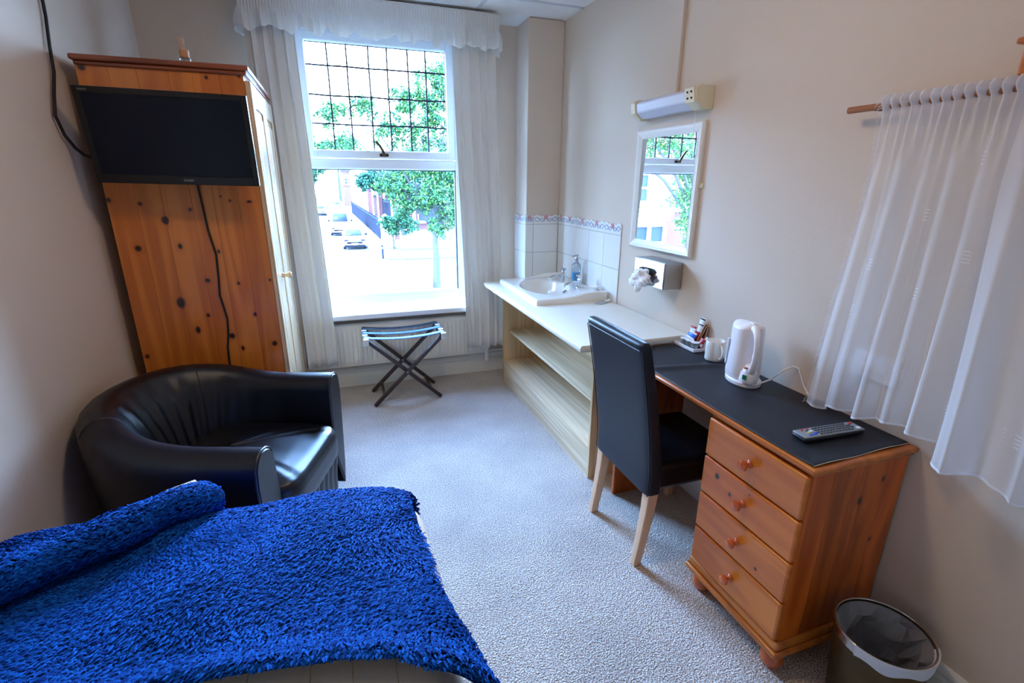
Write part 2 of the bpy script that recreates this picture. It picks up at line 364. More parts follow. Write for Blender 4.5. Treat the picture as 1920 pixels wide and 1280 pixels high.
def basis(o):
    m = o.matrix_basis.copy(); p = o.parent
    while p is not None: m = p.matrix_basis @ m; p = p.parent
    return m

def part(name, g, m, parent=None, smooth=True, bevel=0, segs=2, solid=0, sub=0, ang=38, world=True, label=None, offset=-1):
    me = bpy.data.meshes.new(name)
    V = g.v
    if parent is not None and world:
        inv = basis(parent).inverted(); V = [tuple(inv @ Vector(p)) for p in V]
    me.from_pydata(V, [], g.f); me.update()
    ob = bpy.data.objects.new(name, me); COL.objects.link(ob)
    for mm in (m if isinstance(m, (list, tuple)) else [m]): me.materials.append(MATS[mm] if isinstance(mm, str) else mm)
    if parent is not None: ob.parent = parent
    if smooth:
        me.polygons.foreach_set('use_smooth', [True] * len(me.polygons)); me.set_sharp_from_angle(angle=math.radians(ang))
    if solid:
        k = ob.modifiers.new('solid', 'SOLIDIFY'); k.thickness = solid; k.offset = offset
    if sub:
        k = ob.modifiers.new('sub', 'SUBSURF'); k.levels = sub; k.render_levels = sub
    if bevel:
        k = ob.modifiers.new('bevel', 'BEVEL'); k.width = bevel; k.segments = segs; k.limit_method = 'ANGLE'; k.angle_limit = math.radians(40); k.harden_normals = False
    if label: ob['label'] = label
    return ob

def thing(name, label, cat, loc=(0, 0, 0), rz=0.0, group=None):
    o = bpy.data.objects.new(name, None); COL.objects.link(o); o.location = loc; o.rotation_euler = (0, 0, rz)
    o.empty_display_size = 0.1
    return tag(o, label, cat, group)

def tag(o, label, cat, group=None):
    o['label'] = label; o['category'] = cat
    if group: o['group'] = group
    return o

def struct(o): o['kind'] = 'structure'; return o
def stuff(o): o['kind'] = 'stuff'; return o

def dup(root, loc, rz=None, label=None):
    r = root.copy(); COL.objects.link(r); r.location = loc
    if rz is not None: r.rotation_euler = (0, 0, rz)
    if label: r['label'] = label
    for ch in list(root.children):
        c = ch.copy(); COL.objects.link(c); c.parent = r
        for g_ in list(ch.children):
            d = g_.copy(); COL.objects.link(d); d.parent = c
    return r

def text_geo(body, size, depth, mtx):
    cu = bpy.data.curves.new('lettering', 'FONT'); cu.body = body; cu.size = size; cu.extrude = depth; cu.align_x = 'CENTER'; cu.align_y = 'CENTER'; cu.resolution_u = 2
    ob = bpy.data.objects.new('lettering', cu); COL.objects.link(ob)
    dg = bpy.context.evaluated_depsgraph_get(); me = bpy.data.meshes.new_from_object(ob.evaluated_get(dg))
    g = G(); g.add([mtx @ v.co for v in me.vertices], [tuple(p.vertices) for p in me.polygons])
    bpy.data.objects.remove(ob); bpy.data.curves.remove(cu); bpy.data.meshes.remove(me)
    return g

def smoothstep(a, b, x):
    t = min(max((x - a) / (b - a), 0), 1); return t * t * (3 - 2 * t)
def lerp(a, b, t): return a + (b - a) * t
def interp(xs, ys, x): return float(np.interp(x, xs, ys))

# ------------------------------------------------------------------ room shell
XL, XR, YB, YF, ZC = -0.985, 1.58, 3.75, -1.7, 2.535
struct(part('floor', G().box((XL - .2, YF - .2, -.12), (XR + .2, YB + .3, 0)), 'carpet', smooth=False))
struct(part('wall_left', G().box((XL - .2, YF, 0), (XL, YB, ZC)), 'wall_paint', smooth=False))
struct(part('wall_right', G().box((XR, YF, 0), (XR + .2, YB, ZC)), 'wall_paint', smooth=False))
struct(part('wall_front', G().box((XL - .2, YF - .2, 0), (XR + .2, YF, ZC)), 'wall_paint', smooth=False))
WX0, WX1, WZ0, WZ1 = -.22, .94, .60, 2.46
struct(part('wall_back', G().box((XL - .2, YB, 0), (WX0, YB + .25, ZC)).box((WX1, YB, 0), (XR + .2, YB + .25, ZC))
            .box((WX0, YB, 0), (WX1, YB + .25, WZ0 - .03)).box((WX0, YB, WZ1), (WX1, YB + .25, ZC)), 'wall_paint', smooth=False))
struct(part('wall_pier', G().box((1.318, 3.51, 0), (XR, YB, ZC)), 'wall_paint', bevel=.006))
# suspended ceiling: slab, grid bars, tiles
ceil = struct(part('ceiling', G().box((XL - .2, YF - .2, ZC + .02), (XR + .2, YB + .25, ZC + .15)), 'ceiling_tile', smooth=False))
gx = [XL, -.832, -.232, .368, .966, XR]; gy = [YF, -1.56, -.96, -.36, .24, .84, 1.44, 2.04, 2.64, 3.24, YB]
for i in range(len(gx) - 1):
    for j in range(len(gy) - 1):
        part('ceiling_tile', G().box((gx[i] + .010, gy[j] + .010, ZC + .003), (gx[i + 1] - .010, gy[j + 1] - .010, ZC + .02)), 'ceiling_tile', ceil, bevel=.002, segs=1)
for x in gx[1:-1]: part('grid_bar', G().box((x - .012, YF, ZC), (x + .012, YB, ZC + .006)), 'lamp_grey', ceil)
for y in gy[1:-1]: part('grid_bar', G().box((XL, y - .012, ZC), (XR, y + .012, ZC + .006)), 'lamp_grey', ceil)
for lo, hi in (((XL, YF, ZC), (XL + .02, YB, ZC + .008)), ((XR - .02, YF, ZC), (XR, YB, ZC + .008)), ((XL, YB - .02, ZC), (XR, YB, ZC + .008))):
    part('edge_trim', G().box(lo, hi), 'white_gloss', ceil)
# ceiling lamp in the middle of the room (above the frame), warm
em = bpy.data.materials.new('lamp_opal'); em.use_nodes = True; em.node_tree.nodes.clear(); MATS['lamp_opal'] = em
_e = em.node_tree.nodes.new('ShaderNodeEmission'); _o = em.node_tree.nodes.new('ShaderNodeOutputMaterial'); em.node_tree.links.new(_e.outputs[0], _o.inputs[0])
_e.inputs[0].default_value = (1.0, .76, .52, 1); _e.inputs[1].default_value = LAMP
lamp = thing('ceiling_lamp', 'round opal ceiling lamp in the middle of the tiled ceiling', 'lamp', (.30, 1.44, ZC))
part('lamp_base', G().lathe([(.0, 0), (.15, 0), (.15, -.025), (.0, -.025)][::-1], (.30, 1.44, ZC), n=32), 'white_gloss', lamp)
part('lamp_shade', G().lathe([(.0, -.085), (.06, -.080), (.11, -.062), (.14, -.026)], (.30, 1.44, ZC), n=32, cap=False), 'lamp_opal', lamp)
# skirting boards
def skirting(name, p0, p1, nrm):
    prof = [(0, 0), (.018, 0), (.018, .105), (.013, .118), (.016, .128), (.010, .142), (.004, .150), (0, .150)]
    p0, p1, nrm = Vector(p0), Vector(p1), Vector(nrm); n = len(prof)
    V = [p + nrm * a + Vector((0, 0, z)) for p in (p0, p1) for a, z in prof]
    g = G().add(V, [tuple(range(n))[::-1], tuple(range(n, 2 * n))] + [(k, (k + 1) % n, n + (k + 1) % n, n + k) for k in range(n)])
    return struct(part(name, g, 'white_gloss', ang=20))
skirting('baseboard_back', (XL, YB, 0), (1.318, YB, 0), (0, -1, 0))
skirting('baseboard_left', (XL, YF, 0), (XL, YB, 0), (1, 0, 0))
skirting('baseboard_right', (XR, YF, 0), (XR, 3.51, 0), (-1, 0, 0))

# ------------------------------------------------------------------ window
win = bpy.data.objects.new('window_1', None); COL.objects.link(win); win.location = (.36, 3.80, WZ0); struct(win)
win['label'] = 'white framed window with leaded top light over one large pane'
def frame_ring(x0, x1, z0, z1, t, y0, y1):
    return G().box((x0, y0, z0), (x0 + t, y1, z1)).box((x1 - t, y0, z0), (x1, y1, z1)).box((x0 + t, y0, z0), (x1 - t, y1, z0 + t)).box((x0 + t, y0, z1 - t), (x1 - t, y1, z1))
part('outer_frame', frame_ring(WX0, WX1, WZ0 + .02, WZ1, .075, 3.79, 3.87), 'upvc', win, bevel=.006)
part('transom', G().box((WX0 + .075, 3.785, 1.578), (WX1 - .075, 3.87, 1.648)), 'upvc', win, bevel=.012, segs=3)
part('opening_sash', frame_ring(WX0 + .072, WX1 - .078, 1.650, WZ1 - .06, .052, 3.775, 3.85), 'upvc', win, bevel=.008, segs=3)
part('glazing_bead', frame_ring(WX0 + .07, WX1 - .07, .678, 1.585, .012, 3.805, 3.84), 'lead', win)
part('window_pane', G().box((WX0 + .12, 3.822, 1.70), (WX1 - .125, 3.826, WZ1 - .10)), 'window_glass', win)
part('window_pane', G().box((WX0 + .075, 3.826, .685), (WX1 - .075, 3.830, 1.58)), 'window_glass', win)
PX0, PX1, PZ0, PZ1 = WX0 + .124, WX1 - .130, 1.702, WZ1 - .112
for k in range(1, 7):
    x = lerp(PX0, PX1, k / 7 + (.006 if k % 2 else -.004)); pts = [(x + rnd.uniform(-.0015, .0015), 3.819, lerp(PZ0, PZ1, t / 6)) for t in range(7)]
    part('lead_bar', G().tube(pts, .0060, 6), 'lead', win)
for z in (1.865, 2.04, 2.215):
    pts = [(lerp(PX0, PX1, t / 7), 3.819, z + rnd.uniform(-.003, .003)) for t in range(8)]
    part('lead_bar', G().tube(pts, .0060, 6), 'lead', win)
part('lead_bar', frame_ring(PX0, PX1, PZ0, PZ1, .004, 3.817, 3.821), 'lead', win)
hd = part('handle_base', G().box((.325, 3.764, 1.664), (.385, 3.776, 1.684)), 'brass', win, bevel=.003)
part('handle', G().tube([(.355, 3.765, 1.674), (.352, 3.745, 1.682), (.345, 3.738, 1.702), (.325, 3.735, 1.735), (.300, 3.733, 1.762)], [.012, .011, .010, .009, .008], 8), 'brass', hd)
tr1 = struct(part('trim_1', G().box((-.29, 3.575, .560), (1.01, 3.79, .598)), 'white_gloss', bevel=.008, segs=3))
tr1['label'] = 'white window sill board above the radiator'

# ------------------------------------------------------------------ pier / splashback tiles
spl = thing('tiled_splashback', 'white wall tiles with floral border strip in the corner behind the basin', 'tiles', (XR, 3.0, .79))
def tile_r(y0, y1, z0, z1, name='tile', m='tile_white'):
    return part(name, G().box((XR - .007, y0 + .0015, z0 + .0015), (XR - .001, y1 - .0015, z1 - .0015)), m, spl, bevel=.0018, segs=2)
def tile_f(x0, x1, z0, z1, name='tile'):
    return part(name, G().box((x0 + .0015, 3.503, z0 + .0015), (x1 - .0015, 3.509, z1 - .0015)), 'tile_white', spl, bevel=.0018, segs=2)
def tile_s(y0, y1, z0, z1, name='tile'):
    return part(name, G().box((1.311, y0 + .0015, z0 + .0015), (1.317, y1 - .0015, z1 - .0015)), 'tile_white', spl, bevel=.0018, segs=2)
ys = [2.60, 2.80, 3.00, 3.20, 3.40, 3.500]; zs = [.79, 1.0, 1.205]
part('grout_bed', G().box((XR - .003, 2.60, .79), (XR, 3.505, 1.225)).box((1.318, 3.507, .79), (1.575, 3.51, 1.225)).box((1.314, 3.51, .79), (1.318, 3.745, 1.225)), 'grout', spl)
for z0, z1 in ((.79, 1.0), (1.0, 1.205)):
    for a, b in zip(ys[:-1], ys[1:]): tile_r(a, b, z0, z1)
    tile_f(1.312, 1.372, z0, z1); tile_f(1.372, 1.573, z0, z1); tile_s(3.503, 3.743, z0, z1)
def border(u0, u1, axis):
    """one border tile: low white strip with a scalloped top, painted scrolls and roses in low relief"""
    n = 24; top = lambda t: 1.262 + .008 * abs(math.sin(t * PI * 2.0)) + .006 * math.sin(t * PI * 5)
    poly = [(u0 + .0015, 1.2065), (u1 - .0015, 1.2065)] + [(lerp(u1 - .0015, u0 + .0015, k / n), top(1 - k / n)) for k in range(n + 1)]
    if axis == 'x': g = G().prism(poly, 'x', XR - .008, XR - .001); fx = lambda u, z: (XR - .0085, u, z)
    elif axis == 'y': g = G().prism(poly, 'y', 3.502, 3.509); fx = lambda u, z: (u, 3.5015, z)
    else: g = G().prism(poly, 'x', 1.310, 1.317); fx = lambda u, z: (1.3095, u, z)
    b = part('border_tile', g, 'tile_white', spl)
    nrm = (1, 0, 0) if axis != 'y' else (0, 1, 0)
    wv = G(); wv2 = G()
    for k in range(2):
        uc = lerp(u0, u1, .25 + .5 * k); L_ = (u1 - u0)
        wv.tube([fx(uc + L_ * .22 * (t / 14 - .5) * 2, 1.240 + .014 * math.sin(t / 14 * PI * 2 + k * PI)) for t in range(15)], .0028, 5)
        wv2.tube([fx(uc + L_ * .2 * (t / 10 - .5) * 2, 1.236 - .010 * math.sin(t / 10 * PI * 2 + k * PI)) for t in range(11)], .0022, 5)
    part('scroll_relief', wv, 'border_blue', b); part('scroll_relief', wv2, 'border_leaf', b)
    fl = G()
    for dz, du in ((0, 0), (.009, .008), (.008, -.009), (-.006, .010), (-.006, -.010)):
        p = fx(lerp(u0, u1, .5) + du, 1.252 + dz); fl.ball(p, .0075, 8, 5)
    part('rose_relief', fl, 'border_pink', b)
for a, b in zip(ys[:-1], ys[1:]): border(a, b, 'x')
border(1.372, 1.573, 'y'); border(1.312, 1.372, 'y'); border(3.503, 3.743, 's')

# conduit cover on right wall
tr2 = struct(part('trim_2', G().box((XR - .018, 2.185, 1.895), (XR, 2.225, ZC)), 'wall_paint', bevel=.003)); tr2['label'] = 'painted conduit cover running up from the mirror light'

# ------------------------------------------------------------------ wardrobe
WX, WY, WW, WD, WH = -.925, 2.65, .60, .855, 1.935
wd = thing('wardrobe', 'knotty orange pine wardrobe standing in the corner by the window', 'wardrobe', (WX, WY, 0))
sp = part('side_panel', G().box((WX, WY + .0122, .06), (WX + WW, WY + .022, WH)), 'pine_side', wd)
bx = [0, .108, .205, .318, .405, .505, .60]
for a, b in zip(bx[:-1], bx[1:]):
    part('board', G().box((WX + a + .0002, WY, .06), (WX + b - .0002, WY + .012, WH)), 'pine_side', sp, bevel=.0008, segs=1)
part('side_panel', G().box((WX, WY + WD - .02, .06), (WX + WW, WY + WD, WH)), 'pine_door', wd)
part('back_panel', G().box((WX, WY + .02, .06), (WX + .012, WY + WD - .02, WH)), 'pine_door', wd)
part('plinth', G().box((WX + .01, WY + .01, 0), (WX + WW - .015, WY + WD - .01, .06)), 'pine_top', wd, bevel=.003)
part('front_frame', G().box((WX + WW - .02, WY + .0225, .06), (WX + WW - .0005, WY + .04, WH - .003)).box((WX + WW - .02, WY + WD - .045, .06), (WX + WW - .0005, WY + WD - .021, WH - .003)).box((WX + WW - .02, WY + .04, WH - .04), (WX + WW - .0005, WY + WD - .045, WH - .003)), 'pine_door', wd, bevel=.002)
tp = [(-.022, .012), (-.026, .020), (-.022, .034), (-.014, .040)]
part('top_board', G().box((WX - .01, WY - .022, WH + .014), (WX + WW + .025, WY + WD, WH + .036)), 'pine_top', wd, bevel=.007, segs=3)
part('cornice', G().box((WX, WY - .012, WH - .002), (WX + WW + .014, WY + WD, WH + .014)), 'pine_top', wd, bevel=.005, segs=2)
for k, (y0, y1) in enumerate(((WY + .004, WY + .426), (WY + .430, WY + WD - .004))):
    xa = WX + WW
    d = part('door', G().box((xa + .001, y0, .075), (xa + .016, y1, WH - .02)), 'pine_door', wd, bevel=.002)
    stile = .075
    part('door_frame', G().box((xa + .016, y0, .075), (xa + .024, y0 + stile, WH - .02)).box((xa + .016, y1 - stile, .075), (xa + .024, y1, WH - .02))
         .box((xa + .016, y0 + stile, .075), (xa + .024, y1 - stile, .17)).box((xa + .016, y0 + stile, WH - .12), (xa + .024, y1 - stile, WH - .02)), 'pine_door', d, bevel=.004, segs=2)
    part('door_panel', G().box((xa + .010, y0 + stile + .03, .20), (xa + .0215, y1 - stile - .03, WH - .15)), 'pine_door', d, bevel=.010, segs=2)
    yk = WY + .395
    if k == 0: part('knob', G().lathe([(.0, .046), (.010, .045), (.017, .038), (.018, .031), (.012, .022), (.009, .012), (.015, .002), (.015, 0)][::-1], (xa + .024, yk - .15, 1.02), (1, 0, 0), 18), 'pine_door', d)

dif = thing('reed_diffuser', 'small reed diffuser jar with wooden collar on top of the wardrobe', 'diffuser', (-.545, 2.70, WH + .036))
part('jar', G().lathe([(.0, .0), (.019, .0), (.021, .004), (.021, .022), (.016, .026)], (-.545, 2.70, WH + .036), n=18), 'clear_plastic', dif)
part('collar', G().lathe([(.017, .024), (.018, .026), (.018, .052), (.015, .054), (.005, .054)], (-.545, 2.70, WH + .036), n=18), 'stirrer_wood', dif)
for dx, dy in ((-.010, .003), (-.004, -.006), (.003, .006), (.000, .0)):
    part('reed', G().cyl((-.545 + dx * .2, 2.70 + dy * .2, WH + .05), (-.548 + dx * 1.8, 2.70 + dy * 2, WH + .135), .0016, n=6), 'stirrer_wood', dif)

# ------------------------------------------------------------------ television on arm
Sv = 0.807
tvc = Vector((-.7362 * Sv, 3.0622 * Sv, 1.5 + .1934 * Sv)); tw, th_ = .735 * Sv, .435 * Sv
ty, tt, tr_ = -.0783, .1641, -.0205
r_ = Vector((math.cos(ty), math.sin(ty), 0)); n_ = Vector((math.sin(ty), -math.cos(ty), 0))
up_ = Vector((0, 0, 1)) * math.cos(tt) + n_ * math.sin(tt)
rr_ = r_ * math.cos(tr_) + up_ * math.sin(tr_); uu_ = -r_ * math.sin(tr_) + up_ * math.cos(tr_); nn_ = rr_.cross(uu_)
tm = Matrix((rr_, uu_, nn_)).transposed().to_4x4(); tm.translation = tvc   # local x right, y up, z to the viewer
tv = thing('television', 'black flat television tilted forward in front of the wardrobe side', 'television', tvc)
def tg(g): g.v = [tuple(tm @ Vector(p)) for p in g.v]; return g
part('screen', tg(G().box((-tw / 2 + .022, -th_ / 2 + .034, -.004), (tw / 2 - .022, th_ / 2 - .022, .001))), 'screen', tv)
part('bezel', tg(G().box((-tw / 2, -th_ / 2, -.012), (-tw / 2 + .022, th_ / 2, .004)).box((tw / 2 - .022, -th_ / 2, -.012), (tw / 2, th_ / 2, .004))
     .box((-tw / 2 + .022, th_ / 2 - .022, -.012), (tw / 2 - .022, th_ / 2, .004)).box((-tw / 2 + .022, -th_ / 2, -.012), (tw / 2 - .022, -th_ / 2 + .034, .004))), 'tv_plastic', tv, bevel=.002)
part('rear_housing', tg(G().box((-tw / 2 + .05, -th_ / 2 + .04, -.058), (tw / 2 - .05, th_ / 2 - .04, -.010))), 'tv_plastic', tv, bevel=.012, segs=3)
part('lettering', text_geo('SHARP', .0125, .0002, tm @ Matrix.Translation((.03, -th_ / 2 + .017, .0046))), 'tv_lettering', tv, smooth=False)
part('lettering', text_geo('AQUOS', .0085, .0002, tm @ Matrix.Translation((-tw / 2 + .034, th_ / 2 - .012, .0046))), 'tv_lettering', tv, smooth=False)
br = part('bracket', G().box((-.66, 2.622, 1.60), (-.52, 2.649, 1.74)).bar((-.59, 2.635, 1.67), (-.585, 2.54, 1.67), .04, .05), 'tv_plastic', tv, bevel=.003)

tag(part('aerial_cable', G().tube([(-.975, 2.655, 2.535), (-.976, 2.662, 2.40), (-.976, 2.655, 2.22), (-.974, 2.635, 2.09), (-.972, 2.600, 1.98), (-.970, 2.578, 1.89), (-.970, 2.530, 1.80), (-.970, 2.500, 1.73), (-.968, 2.53, 1.665), (-.96, 2.575, 1.62), (-.945, 2.60, 1.595), (-.90, 2.61, 1.575), (-.80, 2.60, 1.565), (-.70, 2.57, 1.58)], .006, 8), 'black_rubber'),
    'black cable hanging down the left wall to the television', 'cable')
tag(part('power_cable', G().tube([(-.585, 2.60, 1.60), (-.570, 2.635, 1.50), (-.566, 2.640, 1.40), (-.560, 2.643, 1.28), (-.545, 2.643, 1.17), (-.552, 2.643, 1.06), (-.560, 2.643, .98), (-.552, 2.643, .92), (-.545, 2.643, .86), (-.553, 2.643, .78), (-.565, 2.643, .72), (-.57, 2.643, .60), (-.57, 2.64, .40), (-.575, 2.63, .05), (-.58, 2.60, .008)], .0045, 8), 'black_rubber'),
    'thin black cable running down the pine wardrobe side', 'cable')

# ------------------------------------------------------------------ curtains, valance, rail
def drape(name, label, xa0, xa1, xb0, xb1, z0, z1, y, nf, amp, seed, m, cat='curtain', group=None):
    """gathered hanging cloth: top spans xa0..xa1, bottom xb0..xb1; folds are vertical pleats that open downwards"""
    r = random.Random(seed); ph = [r.uniform(0, 6.28) for _ in range(6)]; fr = [1, 1.73, .61, 2.6, .33, 1.2]
    def fn(u, v):
        z = lerp(z1, z0, v); x = lerp(lerp(xa0, xa1, u), lerp(xb0, xb1, u), smoothstep(0, 1, v))
        a = amp * (0.55 + .45 * v)
        uu = u + .012 * math.sin(6 * u + 3 * v)
        d = math.sin(nf * 2 * PI * uu + .5 * math.sin(2.2 * v + ph[0])) * .62 + .22 * math.sin(nf * fr[1] * 2 * PI * uu + ph[1]) + .35 * math.sin(nf * fr[2] * 2 * PI * uu + ph[2] + v)
        head = 1 - smoothstep(0, .10, v)
        d = d * (1 - .5 * head) + .5 * head * math.sin(nf * 3 * 2 * PI * u)
        return (x + .25 * amp * math.cos(nf * 2 * PI * uu + ph[3]), y + a * d, z + (.004 * math.sin(nf * 2 * PI * u + 1) if v > .97 else 0))
    o = part(name, G().grid(fn, int(nf * 40), 40), m, ang=80, solid=.0022, offset=0)
    return tag(o, label, cat, group)
drape('window_curtain', 'long cream curtain hanging between the wardrobe and the window', -.395, -.135, -.40, -.085, .245, 2.46, 3.550, 4.6, .030, 3, 'curtain_fabric')
drape('window_curtain', 'long cream curtain hanging right of the window above the shelf unit end', .815, 1.105, .868, 1.165, .275, 2.46, 3.550, 5, .030, 11, 'curtain_fabric')
def valance():
    r = random.Random(5); ph = [r.uniform(0, 6.28) for _ in range(9)]
    X0, X1, YF_, RET = -.405, 1.095, 3.455, .255
    tot = RET + (X1 - X0) + RET
    def path(s):
        if s < RET: return (X0, YF_ + RET - s), (-1, 0)
        if s < RET + X1 - X0: return (X0 + s - RET, YF_), (0, -1)
        return (X1, YF_ + s - RET - (X1 - X0)), (1, 0)
    def fn(u, v):
        s = u * tot; (x, y), (nx, ny) = path(s); z = lerp(2.508, 2.312, v)
        pl = math.sin(s * 2 * PI / .016 + .6 * math.sin(s * 19)) * .0038
        ru = (.5 * math.sin(s * 2 * PI / .115 + 1.4 * math.sin(s * 7 + ph[0])) + .35 * math.sin(s * 2 * PI / .071 + ph[1] + 1.2 * math.sin(5 * s)) + .2 * math.sin(s * 2 * PI / .043 + ph[2])) * .040
        t = smoothstep(.40, .75, v); h = smoothstep(.30, .42, v) * (1 - smoothstep(.42, .6, v))
        d = pl * (1 - .75 * t) + (ru + .012) * t - .004 * h
        if v < .04: d *= .5
        z += (.014 * math.sin(s * 2 * PI / .17 + ph[3] + math.sin(9 * s)) + .009 * math.sin(s * 2 * PI / .075 + ph[4])) * t
        return (x + nx * d, y + ny * d, z)
    o = part('valance', G().grid(fn, 900, 28), 'valance_fabric', ang=80, solid=.002, offset=0)
    return tag(o, 'white gathered frill valance across the top of the window', 'valance')
valance()
rl = thing('curtain_track', 'white curtain track board behind the frilled valance', 'curtain rail', (.35, 3.60, 2.50))
part('track_board', G().box((-.395, 3.475, 2.508), (1.085, YB, 2.522)), 'white_gloss', rl, bevel=.003)
part('track_rail', G().box((-.385, 3.535, 2.470), (1.075, 3.560, 2.508)), 'white_gloss', rl, bevel=.003)

# ------------------------------------------------------------------ radiator
rad = thing('radiator', 'white panel radiator under the window sill', 'radiator', (.35, 3.65, .19))
RX0, RX1, RZ0, RZ1 = -.34, 1.03, .19, .515
def rp(u, v):
    x = lerp(RX0, RX1, u); z = lerp(RZ0, RZ1, v); p = ((x - RX0) / .0335) % 1
    gr = smoothstep(.0, .18, p) * (1 - smoothstep(.82, 1, p)); vv = smoothstep(.09, .14, v) * (1 - smoothstep(.84, .89, v))
    return (x, 3.640 - .007 * gr * vv + (0 if .0 < v < 1 else .012), z)
part('front_panel', G().grid(rp, 41 * 12 + 1, 26), 'radiator_paint', rad, ang=50)
part('rear_panel', G().box((RX0, 3.642, RZ0), (RX1, 3.70, RZ1 - .004)), 'radiator_paint', rad, bevel=.006)
part('valve', G().cyl((RX1 + .02, 3.665, .12), (RX1 + .02, 3.665, .245), .016, n=14).cyl((RX1, 3.665, .225), (RX1 + .02, 3.665, .225), .010), 'white_plastic', rad)
part('pipe', G().tube([(RX1 + .02, 3.665, .13), (RX1 + .03, 3.69, .175), (RX1 + .06, 3.70, .185), (1.29, 3.70, .185)], .0075, 8), 'white_gloss', rad)
for x in (-.1, .8): part('bracket', G().box((x, 3.70, .22), (x + .03, YB - .001, .46)), 'white_gloss', rad)

# ------------------------------------------------------------------ folding luggage rack
lr = thing('luggage_rack', 'dark wooden folding luggage rack with blue webbing straps before the radiator', 'luggage rack', (.37, 3.47, 0))
YN, YFR, ZT = 3.320, 3.585, .475
for y in (YN, YFR):
    dy = .014
    part('leg', G().bar((.135, y - dy, .004), (.625, y - dy, ZT), .024, .030, up=(0, 1, 0)), 'dark_wood', lr, bevel=.005)
    part('leg', G().bar((.605, y + dy, .004), (.115, y + dy, ZT), .024, .030, up=(0, 1, 0)), 'dark_wood', lr, bevel=.005)
    part('pivot_bolt', G().cyl((.370, y - dy - .018, .232), (.370, y + dy + .018, .232), .005, n=10), 'steel', lr)
for x in (.112, .628): part('top_rail', G().box((x - .014, YN - .045, ZT - .012), (x + .014, YFR + .035, ZT + .022)), 'dark_wood', lr, bevel=.005)
part('stretcher', G().bar((.205, YN - .014, .068), (.205, YFR - .014, .068), .018, .026), 'dark_wood', lr, bevel=.003)
part('stretcher', G().bar((.535, YN + .014, .068), (.535, YFR + .014, .068), .018, .026), 'dark_wood', lr, bevel=.003)
def strap(y, wd_):
    pts = []
    for k in range(13):
        t = k / 12; pts.append((lerp(.112, .628, t), ZT + .0245 - .035 * 4 * t * (1 - t) * .6))
    pts = [(.0955, ZT - .012), (.0955, ZT + .018), (.1000, ZT + .0235)] + pts[0:] + [(.640, ZT + .0235), (.6445, ZT + .018), (.6445, ZT - .012)]
    V = [(x, y + s * wd_ / 2, z) for x, z in pts for s in (-1, 1)]
    return G().add(V, [(2 * k, 2 * k + 1, 2 * k + 3, 2 * k + 2) for k in range(len(pts) - 1)])
for k, y in enumerate((YFR - .005, (YN + YFR) / 2 - .005, YN + .0)):
    part('webbing_strap', strap(y, .052), 'strap_blue', lr, solid=.0025, offset=1)
for x in (.096, .644):
    for y in ((YN + YFR) / 2 + .055, (YN + YFR) / 2 - .065, YN - .036):
        part('webbing_end', G().box((x - .004 if x < .3 else x - .03, y - .017, ZT - .020), (x + .03 if x < .3 else x + .004, y + .017, ZT + .026)), 'strap_white', lr, bevel=.003)

